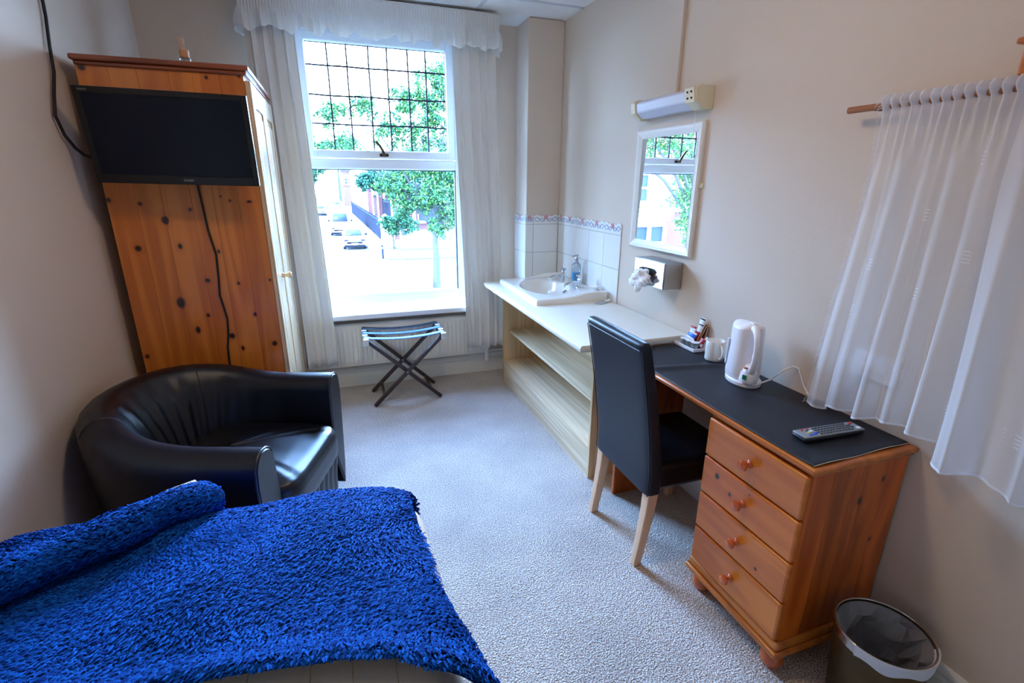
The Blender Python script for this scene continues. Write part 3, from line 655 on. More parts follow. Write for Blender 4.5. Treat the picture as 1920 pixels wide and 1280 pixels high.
# ------------------------------------------------------------------ tub armchair
CR = math.radians(-18.5)
tub = thing('tub_armchair', 'black leather tub armchair with rounded back beside the wardrobe', 'armchair', (-.545, 2.115, 0), CR)
def tub_shell():
    R, AL, TH = .415, .36, .135
    tot = AL + PI * R + AL
    nu, prof_n = 110, 0
    def path(s):
        if s < AL: return Vector((AL - s, R)), Vector((0, 1))
        if s < AL + PI * R:
            a = (s - AL) / R; return Vector((-R * math.sin(a), R * math.cos(a))), Vector((-math.sin(a), math.cos(a)))
        return Vector((s - AL - PI * R, -R)), Vector((0, -1))
    V = []; F = []; rows = []
    r = random.Random(4)
    for i in range(nu + 1):
        s = tot * i / nu; p, n = path(s); back = math.sin(PI * min(max((s - AL * .6) / (tot - AL * 1.2), 0), 1))
        zt = .640 + .085 * smoothstep(0, 1, back) ; rowv = []
        # outer wall, slightly tapering inwards toward the floor
        prof = [(-.050, .045), (-.030, .14), (-.012, .30), (.000, .46), (.004, zt - .115), (.002, zt - .085)]
        for k in range(1, 6):
            a = PI * k / 10; prof.append((-TH / 2 + (TH / 2) * math.cos(a) + .002, zt - .070 + .070 * math.sin(a)))
        for k in range(1, 4):
            a = PI * k / 9; prof.append((-TH / 2 - (TH / 2) * math.sin(a), zt - .070 * (1 - math.cos(a))))
        o0, z0 = prof[-1]; o1, z1 = -TH - .105 * back, .40
        for k in range(1, 7):
            t = k / 6; prof.append((lerp(o0, o1, t ** .75), lerp(z0, z1, t)))
        prof += [(o1, .34), (o1, .25)]
        for k, (o, z) in enumerate(prof):
            q = p + n * o
            wr = 0
            if k >= 12:   # inner face creases
                wr = back * (.0060 * math.sin(s * 62 + 1.6 * math.sin(z * 9 + s * 3)) + .003 * math.sin(s * 33 + z * 6)) * min(1, max(0, (zt - .02 - z) / .10))
            elif 6 <= k < 12:
                wr = .0012 * math.sin(s * 75 + k * .7)
            rowv.append(tuple((q.x + n.x * wr, q.y + n.y * wr, z)))
        rows.append(rowv)
    m = len(rows[0])
    for rv in rows: V += rv
    for i in range(nu):
        for k in range(m - 1): F.append((i * m + k, (i + 1) * m + k, (i + 1) * m + k + 1, i * m + k + 1))
    g = G().add(V, F)
    caps = []
    for i, sg in ((0, 1), (nu, -1)):
        ring = rows[i]; cx = sum(p[0] for p in ring) / m; cyy = sum(p[1] for p in ring) / m; cz = sum(p[2] for p in ring) / m
        inner = [(lerp(p[0], cx, .10) + .010, lerp(p[1], cyy, .10), lerp(p[2], cz, .05)) for p in ring]
        V2 = list(ring) + inner + [(cx + .012, cyy, cz)]
        f = []
        for k in range(m):
            k2 = (k + 1) % m; f.append((k, k2, m + k2, m + k)); f.append((m + k, m + k2, 2 * m))
        if sg < 0: f = [q[::-1] for q in f]
        caps.append((G().add(V2, [q[::-1] for q in f]), [(p[0] + .004, p[1], p[2]) for p in ring]))
    return g, caps, rows
g, caps, rows = tub_shell()
part('shell', g, 'black_leather', tub, world=False, ang=75)
for cg, ring in caps:
    a = part('arm_front', cg, 'black_leather', tub, world=False, ang=40)
    part('piping', G().tube(ring, .0035, 6), 'black_leather', a, world=False)
# vertical seams at the inner back
for i in (35, 75):
    part('seam', G().tube([(x, y, z) for x, y, z in rows[i][6:20]], .0022, 5), 'black_leather', tub, world=False)
def seat_fn(u, v):
    # rounded cushion: u round the perimeter, v from under to the centre of the top
    a = u * 2 * PI; ca, sa = math.cos(a), math.sin(a); e = .28
    x = .04 + .375 * math.copysign(abs(ca) ** e, ca) if ca > 0 else .04 + .30 * math.copysign(abs(ca) ** .75, ca)
    y = .275 * math.copysign(abs(sa) ** (e if ca > 0 else .75), sa)
    prof = [(.95, .285), (.99, .30), (1.0, .33), (1.0, .38), (.985, .405), (.95, .424), (.88, .436), (.7, .446), (.4, .452), (0, .455)]
    k = v * (len(prof) - 1); i = min(int(k), len(prof) - 2); t = k - i
    s = lerp(prof[i][0], prof[i + 1][0], t); z = lerp(prof[i][1], prof[i + 1][1], t)
    cr_ = .0018 * math.sin(y * 95 + 2 * math.sin(x * 12)) if x > .25 else 0
    return (.04 + (x - .04) * s, y * s, z + cr_ - .02 * smoothstep(.0, .4, -(x - .04)))
part('seat_cushion', G().grid(seat_fn, 96, 40, wrapu=True), 'black_leather', tub, world=False, ang=80)
def skirt_fn(u, v):
    y = lerp(-.285, .285, u); z = lerp(.30, .06, v)
    return (.372 - .02 * v + .006 * math.sin(u * 60 + math.sin(v * 3)) * (1 - v * .5), y, z)
part('front_skirt', G().grid(skirt_fn, 90, 14), 'black_leather', tub, world=False, ang=80, solid=.006)
part('seat_base', G().box((-.26, -.27, .06), (.36, .27, .30)), 'black_leather', tub, world=False, bevel=.01)
for x, y in ((.30, .33), (.30, -.33), (-.22, .20), (-.22, -.20)):
    part('foot', G().lathe([(.018, 0), (.022, .012), (.026, .055)], (x, y, 0), n=14), 'dark_wood', tub, world=False)

# ------------------------------------------------------------------ bed and throw
BX0, BX1, BY0, BY1, BZ = XL + .02, .166, -.75, 1.43, .565
bed = thing('bed', 'single bed with cream striped bedding below the blue throw', 'bed', (-.42, .3, 0))
def rrect_sdf(x, y, r):
    cx, cyy = (BX0 + BX1) / 2, (BY0 + BY1) / 2; hx, hy = (BX1 - BX0) / 2 - r, (BY1 - BY0) / 2 - r
    dx, dy = abs(x - cx) - hx, abs(y - cyy) - hy
    return math.hypot(max(dx, 0), max(dy, 0)) + min(max(dx, dy), 0) - r
def wrap(x, y, lift, R=.075, CRN=.16):
    """lay a point of a flat cloth over the mattress: flat on top, round over the edge, then straight down"""
    d = rrect_sdf(x, y, CRN)
    e = .002; gx_ = (rrect_sdf(x + e, y, CRN) - rrect_sdf(x - e, y, CRN)) / (2 * e); gy_ = (rrect_sdf(x, y + e, CRN) - rrect_sdf(x, y - e, CRN)) / (2 * e)
    l = math.hypot(gx_, gy_) or 1; gx_ /= l; gy_ /= l
    s = d + R
    if s <= 0: return Vector((x, y, BZ + lift)), Vector((0, 0, 1))
    th = min(s / R, PI / 2); rest = max(s - R * PI / 2, 0)
    bx_, by_ = x - gx_ * s, y - gy_ * s
    n = Vector((gx_ * math.sin(th), gy_ * math.sin(th), math.cos(th)))
    c = Vector((bx_, by_, BZ - R)) + n * (R + lift) - Vector((0, 0, rest))
    return c, n
part('bed_base', G().box((BX0 + .03, BY0 + .02, .03), (BX1 - .035, BY1 - .04, .30)), 'bed_base', bed, bevel=.02)
part('mattress', G().box((BX0 + .01, BY0 + .02, .30), (BX1 - .02, BY1 - .025, .52)), 'bedding', bed, bevel=.05, segs=4)
def duvet_fn(u, v):
    x = lerp(BX0 + .06, BX1 + .24, u); y = lerp(BY0, BY1 + .22, v)
    p, n = wrap(x, y, 0)
    lo = .008 * math.sin(x * 9 + 2 * math.sin(y * 5)) + .006 * math.sin(y * 13 + x * 4)
    p = p + n * lo + Vector((0, 0, 0))
    if p.z < .50: p = p + Vector((n.x, n.y, 0)) * (.012 * math.sin(y * 30) * (.52 - p.z) * 4)
    return tuple(p)
part('duvet', G().grid(duvet_fn, 60, 110), 'bedding', bed, ang=80, solid=.01)
st = G()
for xs in (-.62, -.44, -.25, -.135, -.055, .03):
    st2 = G()
    V = []
    for k in range(40):
        y = lerp(-.4, 1.0, k / 39)
        for s_ in (-.0012, .0012):
            x = xs + s_; p, n = wrap(x, y, 0); lo = .008 * math.sin(x * 9 + 2 * math.sin(y * 5)) + .006 * math.sin(y * 13 + x * 4); V.append(p + n * (lo + .0008))
    st2.add(V, [(2 * k, 2 * k + 1, 2 * k + 3, 2 * k + 2) for k in range(39)])
    part('woven_stripe', st2, 'pine_door', bed)

throw = thing('fleece_throw', 'bright blue fluffy fleece throw spread over the foot of the bed', 'blanket', (-.42, 1.1, BZ))
YLO = ([-.97, -.60, -.30, -.20, -.073, .03, .09, .15, .30], [.93, .88, .835, .815, .800, .765, .715, .680, .60])
def throw_pt(u, v):
    xm = interp([0, .08, .2, .45, .64, .72, .80, .88, 1], [.215, .176, .144, .134, .126, .122, .175, .222, .21], v)
    x = lerp(BX0 + .005, xm, u); ylo = interp(YLO[0], YLO[1], x)
    y = lerp(ylo, BY1 + .17, v)
    lift = .038 + .012 * math.sin(x * 6 + 2.3 * y + .6) + .008 * math.sin(y * 11 - x * 5) + .006 * math.sin(x * 17 + y * 7)
    lift += .020 * math.exp(-((v - .0) / .06) ** 2)              # rolled hem toward the viewer
    lift -= .012 * smoothstep(.03, .0, v)
    p, n = wrap(x, y, lift); p.x = max(p.x, XL + .02)
    return p, n
g = G().grid(lambda u, v: tuple(throw_pt(u, v)[0]), 90, 70)
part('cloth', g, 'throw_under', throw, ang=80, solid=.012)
ROLL = [(-.945, 1.110), (-.87, 1.160), (-.78, 1.215), (-.68, 1.278), (-.56, 1.352), (-.47, 1.408), (-.390, 1.462)]
def roll_pt(t, a):
    k = t * (len(ROLL) - 1); i = min(int(k), len(ROLL) - 2); f_ = k - i
    x = lerp(ROLL[i][0], ROLL[i + 1][0], f_); y = lerp(ROLL[i][1], ROLL[i + 1][1], f_)
    d = Vector((ROLL[i + 1][0] - ROLL[i][0], ROLL[i + 1][1] - ROLL[i][1], 0)).normalized(); nx = Vector((d.y, -d.x, 0))
    r = .038 + .004 * math.sin(t * 23) - .030 * max(0, (t - .955) / .045) ** 2
    zc = BZ + .085 - .025 * smoothstep(.75, 1, t) + .004 * math.sin(t * 9)
    n = nx * math.cos(a) + Vector((0, 0, 1)) * math.sin(a)
    return Vector((x, y, zc)) + Vector((n.x * r * 1.25, n.y * r * 1.25, n.z * r)), n
part('folded_edge', G().grid(lambda u, v: tuple(roll_pt(v, u * 2 * PI)[0]), 20, 60, wrapu=True), 'throw_under', throw, ang=80)
def flap_pt(u, v):   # doubled layer lying beyond the roll
    p, n = roll_pt(lerp(.0, .80, u), PI / 2)
    a = Vector((p.x, p.y, BZ + .095)); k = t = lerp(.0, .80, u)
    d = Vector((-.45, .89, 0)); wdt = lerp(.36, .07, u)
    q = a + d * wdt * v
    pp, nn = wrap(q.x, q.y, .075 - .02 * v + .010 * math.sin(8 * u + 5 * v))
    pp.x = max(pp.x, XL + .02)
    return pp, nn
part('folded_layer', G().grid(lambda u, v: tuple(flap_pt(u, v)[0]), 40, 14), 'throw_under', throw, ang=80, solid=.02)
part('sewn_label', G().bar((-.515, 1.425, BZ + .112), (-.452, 1.466, BZ + .108), .026, .002), 'bedding', throw, label='pale sewn label at the folded edge')

# fleece pile: tufts as one stuff mesh
def tufts(fn, n, L0, seed, name='pile', hueseed=0):
    r = np.random.default_rng(seed); V = np.zeros((n * 6, 3)); Fq = []
    for i in range(n):
        u, v = r.random(), r.random(); p, nn = fn(u, v)
        sw = 2.3 + 1.1 * math.sin(p.x * 9 + 3 * math.sin(p.y * 7)) + .9 * math.sin(p.y * 15 + p.x * 6 + 1) + r.normal(0, .45)
        d = Vector((math.cos(sw), -abs(math.sin(sw)) * .7 + .1, 0)); d = (d - nn * d.dot(nn)).normalized()
        s = nn.cross(d); l = L0 * (.7 + .6 * r.random()); wd_ = l * .155
        li = .50 + .55 * r.random()
        b = p - nn * .003; m_ = p + d * l * .42 + nn * l * li * .62; e = p + d * l * (.95) + nn * l * li * .55 + s * r.normal(0, .002)
        k = i * 6
        V[k] = b - s * wd_ * .8; V[k + 1] = b + s * wd_ * .8; V[k + 2] = m_ + s * wd_; V[k + 3] = m_ - s * wd_; V[k + 4] = e + s * wd_ * .35; V[k + 5] = e - s * wd_ * .35
    k = np.arange(n) * 6
    quads = np.concatenate([np.stack([k, k + 1, k + 2, k + 3], 1), np.stack([k + 3, k + 2, k + 4, k + 5], 1)])
    inv = np.array(basis(throw).inverted()); V = V @ inv[:3, :3].T + inv[:3, 3]
    me = bpy.data.meshes.new(name); me.vertices.add(len(V)); me.vertices.foreach_set('co', V.ravel())
    me.loops.add(quads.size); me.loops.foreach_set('vertex_index', quads.ravel().astype(np.int32))
    me.polygons.add(len(quads)); me.polygons.foreach_set('loop_start', np.arange(len(quads), dtype=np.int32) * 4)
    me.update(calc_edges=True); me.validate(); me.polygons.foreach_set('use_smooth', [True] * len(quads))
    at_ = me.attributes.new('shade', 'FLOAT', 'POINT'); at_.data.foreach_set('value', np.repeat(r.random(n), 6).astype(np.float32))
    ob = bpy.data.objects.new(name, me); COL.objects.link(ob); ob.parent = throw; me.materials.append(MATS['fleece']); stuff(ob); return ob
def fleece_mat():
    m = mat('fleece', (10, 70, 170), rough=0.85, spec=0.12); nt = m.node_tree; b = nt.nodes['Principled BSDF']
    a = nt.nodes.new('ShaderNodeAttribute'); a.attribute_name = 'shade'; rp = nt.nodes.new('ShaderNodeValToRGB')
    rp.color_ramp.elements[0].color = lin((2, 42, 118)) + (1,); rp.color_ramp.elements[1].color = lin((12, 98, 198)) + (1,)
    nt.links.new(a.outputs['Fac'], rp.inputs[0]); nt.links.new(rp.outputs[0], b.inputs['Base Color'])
fleece_mat()
tufts(lambda u, v: throw_pt(u, v), 105000, .0145, 1)
tufts(lambda u, v: throw_pt(u, .012 * v), 4000, .015, 4)
tufts(lambda u, v: roll_pt(u, v * 2 * PI), 14000, .0145, 2)
tufts(lambda u, v: flap_pt(u, v), 12000, .0145, 3)

# ------------------------------------------------------------------ open shelf unit under the worktop
CX, CY0, CY1 = 1.135, 2.035, 3.505
su = thing('shelf_unit', 'open light oak effect shelf unit below the cream worktop', 'shelf unit', (CX, 2.77, 0))
for y0, y1 in ((CY0, CY0 + .018), (CY1 - .018, CY1)):
    part('end_panel', G().box((CX, y0, 0), (1.572, y1, .760)), 'oak_laminate_upright', su, bevel=.001, segs=1)
part('back_panel', G().box((1.50, CY0 + .018, .17), (1.51, CY1 - .018, .60)), 'oak_laminate', su)
part('plinth', G().box((CX + .004, CY0 + .018, 0), (CX + .020, CY1 - .018, .150)), 'oak_laminate', su)
part('shelf', G().box((CX, CY0 + .018, .152), (1.50, CY1 - .018, .172)), 'oak_laminate', su, bevel=.001, segs=1)
part('shelf', G().box((CX + .055, CY0 + .018, .392), (1.50, CY1 - .018, .410)), 'oak_laminate', su, bevel=.001, segs=1)

# worktop with an oval cut-out for the basin bowl
BCX, BCY, BAX, BAY = 1.285, 3.055, .150, .245
def worktop():
    x0, x1, y0, y1, za, zb = .985, 1.572, 1.905, 3.500, .764, .797
    n = 72; ring = []; outer = []
    for k in range(n):
        a = 2 * PI * k / n; c, s = math.cos(a), math.sin(a)
        ring.append((BCX + (BAX + .03) * c, BCY + (BAY + .03) * s))
        t = min(((x1 - BCX) / c if c > 1e-9 else (x0 - BCX) / c if c < -1e-9 else 1e9), ((y1 - BCY) / s if s > 1e-9 else (y0 - BCY) / s if s < -1e-9 else 1e9))
        outer.append((BCX + c * t, BCY + s * t))
    # make the corners exact
    for cxy in ((x0, y0), (x1, y0), (x1, y1), (x0, y1)):
        k = min(range(n), key=lambda i: (outer[i][0] - cxy[0]) ** 2 + (outer[i][1] - cxy[1]) ** 2); outer[k] = cxy
    rr = .014
    def off(p, d):   # pull the front edge (x0) and end (y0) in by d, for the post-formed roll
        return (max(p[0], x0 + d), max(p[1], y0 + d * .35))
    lay = [(ring, za), ([off(p, .010) for p in outer], za), ([off(p, .002) for p in outer], za + .004), ([off(p, 0) for p in outer], za + .012), ([off(p, 0) for p in outer], zb - .012), ([off(p, .003) for p in outer], zb - .004), ([off(p, .011) for p in outer], zb), (ring, zb)]
    V = [(x, y, z) for L_, z in lay for x, y in L_]
    F = []
    m = len(lay)
    for j in range(m):
        j2 = (j + 1) % m
        for k in range(n): F.append((j * n + k, j * n + (k + 1) % n, j2 * n + (k + 1) % n, j2 * n + k))
    return G().add(V, [f[::-1] for f in F])
tag(part('worktop', worktop(), 'worktop', ang=30), 'long cream worktop with rounded front edge holding the basin', 'worktop')

# washbasin
ws = thing('washbasin', 'white rectangular countertop washbasin with oval bowl and chrome taps', 'basin', (1.33, 3.05, .797))
SX0, SX1, SY0, SY1 = 1.085, 1.560, 2.690, 3.420
def bas_z(x, y):
    z = .829
    back = smoothstep(1.26, 1.46, x)
    rim = back * .028
    # shoulders at the two ends swell toward the back, the tap ledge stays lower
    ledge = smoothstep(1.40, 1.435, x) * smoothstep(SY0 + .015, SY0 + .05, y) * (1 - smoothstep(SY1 - .05, SY1 - .015, y))
    d = math.hypot((x - BCX) / BAX, (y - BCY) / BAY)
    edge = smoothstep(.9, 1.12, d)
    inner = smoothstep(SY0 + .02, SY0 + .06, y) * (1 - smoothstep(SY1 - .06, SY1 - .02, y))
    z += rim * (1 - .55 * inner)
    if d < 1.0: z = lerp(.829, z, smoothstep(.85, 1, d)) - .125 * (1 - d ** 2.6) ** .75
    z -= .004 * (1 - smoothstep(1.0, 1.08, d)) if d < 1.08 else 0
    e = min(x - SX0, SX1 - x, y - SY0, SY1 - y); z -= .006 * (1 - smoothstep(0, .010, e))
    return z
nx_, ny_ = 96, 110
gg = G().grid(lambda u, v: (lerp(SX0, SX1, u), lerp(SY0, SY1, v), bas_z(lerp(SX0, SX1, u), lerp(SY0, SY1, v))), nx_, ny_)
peri = [(lerp(SX0, SX1, k / 95), SY0) for k in range(96)] + [(SX1, lerp(SY0, SY1, k / 95)) for k in range(96)] + [(lerp(SX1, SX0, k / 95), SY1) for k in range(96)] + [(SX0, lerp(SY1, SY0, k / 95)) for k in range(96)]
V = []
for x, y in peri: V += [(x, y, bas_z(x, y)), (x, y, .797)]
n = len(peri); gg.add(V, [(2 * k, 2 * k + 1, 2 * ((k + 1) % n) + 1, 2 * ((k + 1) % n)) for k in range(n)])
part('bowl', gg, 'ceramic', ws, ang=50)
part('waste_ring', G().lathe([(.0, .0), (.012, .001), (.020, .004), (.021, .0)], (BCX, BCY, .706), n=20), 'chrome', ws)
part('overflow', G().cyl((1.395, 2.985, .792), (1.418, 2.985, .806), .011, n=14), 'chrome', ws)
for y in (3.175, 2.915):
    t = part('tap', G().lathe([(.020, 0), (.021, .006), (.013, .012), (.012, .045), (.015, .052), (.011, .060)], (1.475, y, .8415), n=18)
             .tube([(1.470, y, .872), (1.440, y, .878), (1.405, y, .872), (1.375, y, .862), (1.366, y, .850)], [.009, .010, .0095, .009, .008], 12), 'chrome', ws)
    part('tap_head', G().lathe([(.009, 0), (.008, .012), (.014, .016), (.015, .026), (.009, .032), (.0, .033)], (1.475, y, .898), n=18)
         .cyl((1.452, y, .920), (1.498, y, .920), .006, n=10).cyl((1.475, y - .023, .920), (1.475, y + .023, .920), .006, n=10), 'chrome', t)

sb = thing('soap_bottle', 'clear pump bottle half full of bright blue soap behind the taps', 'bottle', (1.520, 3.06, .843))
sc_ = (1.520, 3.06, .843)
part('bottle', G().lathe([(.0, 0), (.028, .0), (.031, .004), (.031, .115), (.027, .128), (.014, .138), (.013, .148)], sc_, n=24), 'clear_plastic', sb)
part('liquid', G().lathe([(.0, .003), (.026, .003), (.0285, .007), (.0285, .072), (.0, .072)], sc_, n=24), 'soap_liquid', sb)
pm = part('pump', G().lathe([(.015, .146), (.015, .160), (.008, .164), (.0055, .182), (.010, .184), (.011, .192), (.0, .193)], sc_, n=16).tube([(1.520, 3.06, .843 + .187), (1.500, 3.06, .838 + .190), (1.487, 3.06, .838 + .184)], .0045, 8), 'steel', sb)
part('dip_tube', G().cyl((1.520, 3.06, .845), (1.522, 3.06, .985), .002, n=6), 'white_plastic', sb)
tag(part('soap_sachet', G().bar((1.500, 2.835, .862), (1.545, 2.775, .868), .05, .010), 'sachet_white', bevel=.004, segs=3), 'small white wrapped soap on the basin back ledge', 'soap')
fp = thing('foil_packet', 'flat torn white sachet lying on the worktop beside the basin', 'sachet', (1.49, 2.62, .797))
part('sachet_body', G().bar((1.455, 2.615, .8005), (1.53, 2.655, .8035), .05, .003), 'foil', fp, bevel=.001)
part('torn_corner', G().bar((1.522, 2.645, .804), (1.552, 2.640, .812), .025, .008), 'sachet_white', fp, bevel=.002)

# ------------------------------------------------------------------ wall: mirror, light, tissue dispenser
mi = thing('wall_mirror', 'rectangular mirror in white moulded frame on the right wall', 'mirror', (XR, 2.225, 1.465))
MY0, MY1, MZ0, MZ1 = 1.957, 2.487, 1.162, 1.764
part('glass', G().box((XR - .012, MY0 + .045, MZ0 + .045), (XR - .010, MY1 - .045, MZ1 - .045)), 'mirror', mi, smooth=False)
def mould(y0, y1, z0, z1):
    prof = [(0, 0), (0, .014), (.008, .022), (.014, .020), (.020, .020), (.030, .016), (.040, .012), (.046, .009)]   # inset, height
    V = []; n = len(prof)
    for (cy_, cz_, sy_, sz_) in ((y0, z0, 1, 1), (y1, z0, -1, 1), (y1, z1, -1, -1), (y0, z1, 1, -1)):
        for a, h in prof: V.append((XR - .001 - h, cy_ + sy_ * a, cz_ + sz_ * a))
    F = [(k * n + j, ((k + 1) % 4) * n + j, ((k + 1) % 4) * n + j + 1, k * n + j + 1) for k in range(4) for j in range(n - 1)]
    return G().add(V, F)
part('frame', mould(MY0, MY1, MZ0, MZ1), 'white_gloss', mi, ang=15)
part('backing', G().box((XR - .009, MY0 + .01, MZ0 + .01), (XR - .001, MY1 - .01, MZ1 - .01)), 'white_gloss', mi)
for y, z in ((MY0 - .010, 1.49), (MY1 + .010, 1.49)):
    part('fixing_clip', G().cyl((XR, y, z), (XR - .008, y, z), .011, n=14).cyl((XR - .008, y, z), (XR - .011, y, z), .004, n=8), 'cream_plastic', mi)
wl = thing('mirror_light', 'cream strip light with shaver socket end above the mirror', 'wall light', (XR, 2.2, 1.85))
prof = [(XR, 1.805), (XR - .055, 1.805), (XR - .092, 1.835), (XR - .100, 1.885), (XR - .075, 1.900), (XR, 1.900)]
part('end_cap', G().prism(prof, 'y', 1.935, 2.005), 'cream_plastic', wl, bevel=.004)
part('end_cap', G().prism(prof, 'y', 2.405, 2.445), 'cream_plastic', wl, bevel=.004)
part('socket_face', G().prism([(XR - .0935, 1.832), (XR - .1025, 1.889), (XR - .105, 1.888), (XR - .096, 1.831)], 'y', 1.940, 2.002), 'cream_plastic', wl)
for y in (1.958, 1.984):
    for z in (1.848, 1.872): part('socket_hole', G().cyl((XR - .0990 - (z - 1.86) * .15, y, z), (XR - .1045 - (z - 1.86) * .15, y, z), .0042, n=10), 'dark_hole', wl)
prof2 = [(XR - .01, 1.812), (XR - .052, 1.812), (XR - .085, 1.838), (XR - .092, 1.880), (XR - .070, 1.893), (XR - .01, 1.893)]
part('diffuser', G().prism(prof2, 'y', 2.005, 2.405), 'diffuser_lens', wl, bevel=.006, segs=3)
part('pull_cord', G().tube([(XR - .050, 1.985, 1.805), (XR - .048, 1.985, 1.72), (XR - .047, 1.986, 1.655)], .0010, 5).ball((XR - .047, 1.986, 1.650), .004, 8, 6), 'white_plastic', wl)

td = thing('tissue_dispenser', 'polished steel tissue dispenser with a white tissue hanging out, below the mirror', 'tissue dispenser', (XR, 2.15, 1.065))
DY0, DY1, DZ0, DZ1 = 2.013, 2.275, 1.000, 1.132
part('case', G().box((XR - .105, DY0, DZ0), (XR - .001, DY1, DZ1)), 'steel', td, bevel=.006, segs=3)
part('front_plate', G().box((XR - .1085, DY0 + .004, DZ0 + .004), (XR - .105, DY1 - .004, DZ1 - .004)), 'chrome', td, bevel=.002)
part('slot', G().lathe([(.0, 0), (.030, 0), (.030, .0015), (.0, .0015)], (XR - .1085, 2.150, 1.078), (-1, 0, 0), n=28, sx=2.6, sy=.5), 'dark_hole', td)
def tis(u, v):
    a = u * 2 * PI; b = PI * v; d = Vector((math.sin(b) * math.cos(a), math.sin(b) * math.sin(a), math.cos(b)))
    k = 1 + .16 * math.sin(d.y * 5 + d.z * 4) + .12 * math.sin(d.y * 9 - d.z * 7 + 1) + .07 * math.sin(d.x * 13 + d.z * 15)
    p = Vector((d.x * .034, d.y * .074, d.z * .046)) * k
    return (min(XR - .128 + p.x, XR - .1095), 2.180 + p.y - .25 * p.z, 1.040 + p.z - .012 * (1 - d.z) * (d.y > 0))
part('tissue', G().grid(tis, 60, 36, wrapu=True), 'tissue', td, ang=50)

# ------------------------------------------------------------------ desk
DX0, DX1, DKY0, DKY1, DT = 1.165, 1.578, .840, 1.902, .757
dk = thing('desk', 'orange pine desk with four drawers along the right wall', 'desk', (1.18, .85, 0))
part('desk_top', G().box((DX0, DKY0, DT - .018), (DX1, DKY1, DT)), 'pine_desk_top', dk, bevel=.007, segs=4)
part('moulding', G().box((DX0 + .014, DKY0 + .010, DT - .030), (DX1, PY1 if False else 1.262, DT - .020)), 'pine_desk_top', dk, bevel=.005, segs=3)
PX, PY0, PY1 = 1.185, .858, 1.262           # pedestal carcass
ep = part('end_panel', G().box((PX, PY0 + .004, .13), (DX1 - .008, PY0 + .016, DT - .030)), 'pine_panel', dk)
for a, b in ((0, .085), (.085, .165), (.165, .205), (.205, .30), (.30, DX1 - .008 - PX)):
    part('board', G().box((PX + a + .0003, PY0, .13), (PX + b - .0003, PY0 + .006, DT - .030)), 'pine_panel', ep, bevel=.001, segs=1)
part('side_panel', G().box((PX, PY1 - .016, .13), (DX1 - .008, PY1, DT - .030)), 'pine_panel', dk)
part('back_panel', G().box((DX1 - .016, PY0 + .016, .13), (DX1 - .008, PY1 - .016, DT - .030)), 'pine_panel', dk)
for z in (.131, .279, .427, .575):
    part('drawer_rail', G().box((PX + .004, PY0 + .016, z - .006), (PX + .03, PY1 - .016, z + .004)), 'dark_hole', dk)
for k in range(4):
    z0 = .134 + k * .1488; z1 = z0 + .1425
    d = part('drawer', G().box((PX - .016, PY0 + .002, z0), (PX + .006, PY1 - .002, z1)).box((PX + .006, PY0 + .02, z0 + .004), (PX + .34, PY1 - .02, z1 - .02)), 'pine_drawer', dk, bevel=.007, segs=3)
    zc = (z0 + z1) / 2; yc = (PY0 + PY1) / 2
    part('knob', G().lathe([(.011, 0), (.013, .003), (.008, .008), (.007, .014), (.014, .020), (.018, .027), (.016, .034), (.008, .038), (.0, .0385)], (PX - .016, yc, zc), (-1, 0, 0), 20), 'pine_knob', d)
part('plinth', G().box((PX - .022, PY0 - .018, .074), (DX1 - .004, PY1 + .015, .098)).box((PX - .012, PY0 - .010, .098), (DX1 - .004, PY1 + .008, .130)), 'pine_desk_top', dk, bevel=.008, segs=3)
for x in (PX + .028, DX1 - .055):
    for y in (PY0 + .028, PY1 - .035):
        part('bun_foot', G().lathe([(.022, 0), (.030, .008), (.036, .024), (.036, .040), (.028, .056), (.022, .062), (.024, .075)], (x, y, 0), n=22), 'pine_knob', dk)
part('side_panel', G().box((PX + .005, DKY1 - .035, 0), (DX1 - .02, DKY1 - .015, DT - .030)), 'pine_panel', dk, bevel=.003)

# leather-look desk mat with one long ripple
def mat_fn(u, v):
    x = lerp(DX0 + .012, DX1 - .008, u); y = lerp(DKY0 + .018 + .010 * u, 1.899, v)
    x -= .004 * math.sin(v * 6) * (1 - u)
    rip = .010 * math.exp(-((y - (1.640 - .06 * u)) / .020) ** 2) * smoothstep(1.0, .55, u)
    rip += .004 * math.exp(-((y - .86) / .03) ** 2) * (.5 + .5 * math.sin(u * 11))
    return (x, y, DT + .0035 + rip)
mt_ = thing('desk_mat', 'dark grey leather look mat covering the desk top', 'desk mat', (1.37, 1.4, DT))
part('mat_sheet', G().grid(mat_fn, 40, 140), 'desk_mat', mt_, ang=80, solid=.0025)
def edge_pts(n=60): return [Vector(mat_fn(k / n, 0)) + Vector((0, -.0005, -.001)) for k in range(n + 1)]
part('cut_edge', G().tube(edge_pts(), .0013, 5), 'mat_edge', mt_)

# ------------------------------------------------------------------ dining chair
ch = thing('dining_chair', 'high backed black leather dining chair with pale beech legs at the desk', 'chair', (1.24, 1.585, 0))
YC0, YC1 = 1.392, 1.808
def back_fn(u, v):
    # closed padded slab: u round the section, v upward
    a = u * 2 * PI; c, s = math.cos(a), math.sin(a); e = .22
    y = (YC0 + YC1) / 2 + ((YC1 - YC0) / 2) * math.copysign(abs(s) ** e, s)
    k = min(max(v * 1.06 - .03, 0), 1); z = lerp(.335, .965, k)
    t = max((z - .42) / .55, 0)
    xc = 1.075 - .085 * t ** 1.35 - .012 * t
    th = lerp(.036, .026, t)
    x = xc + th * math.copysign(abs(c) ** .35, c)
    f_ = 1
    if v > .95: q = (v - .95) / .05; f_ = math.sqrt(max(1 - q * q * .985, 0)); z = .950 + .018 * math.sin(q * PI / 2)
    if v < .03: f_ = .9 + v * 3.3
    x = xc + (x - xc) * f_; y = (YC0 + YC1) / 2 + (y - (YC0 + YC1) / 2) * (1 - (1 - f_) * .10)
    return (x, y, z)
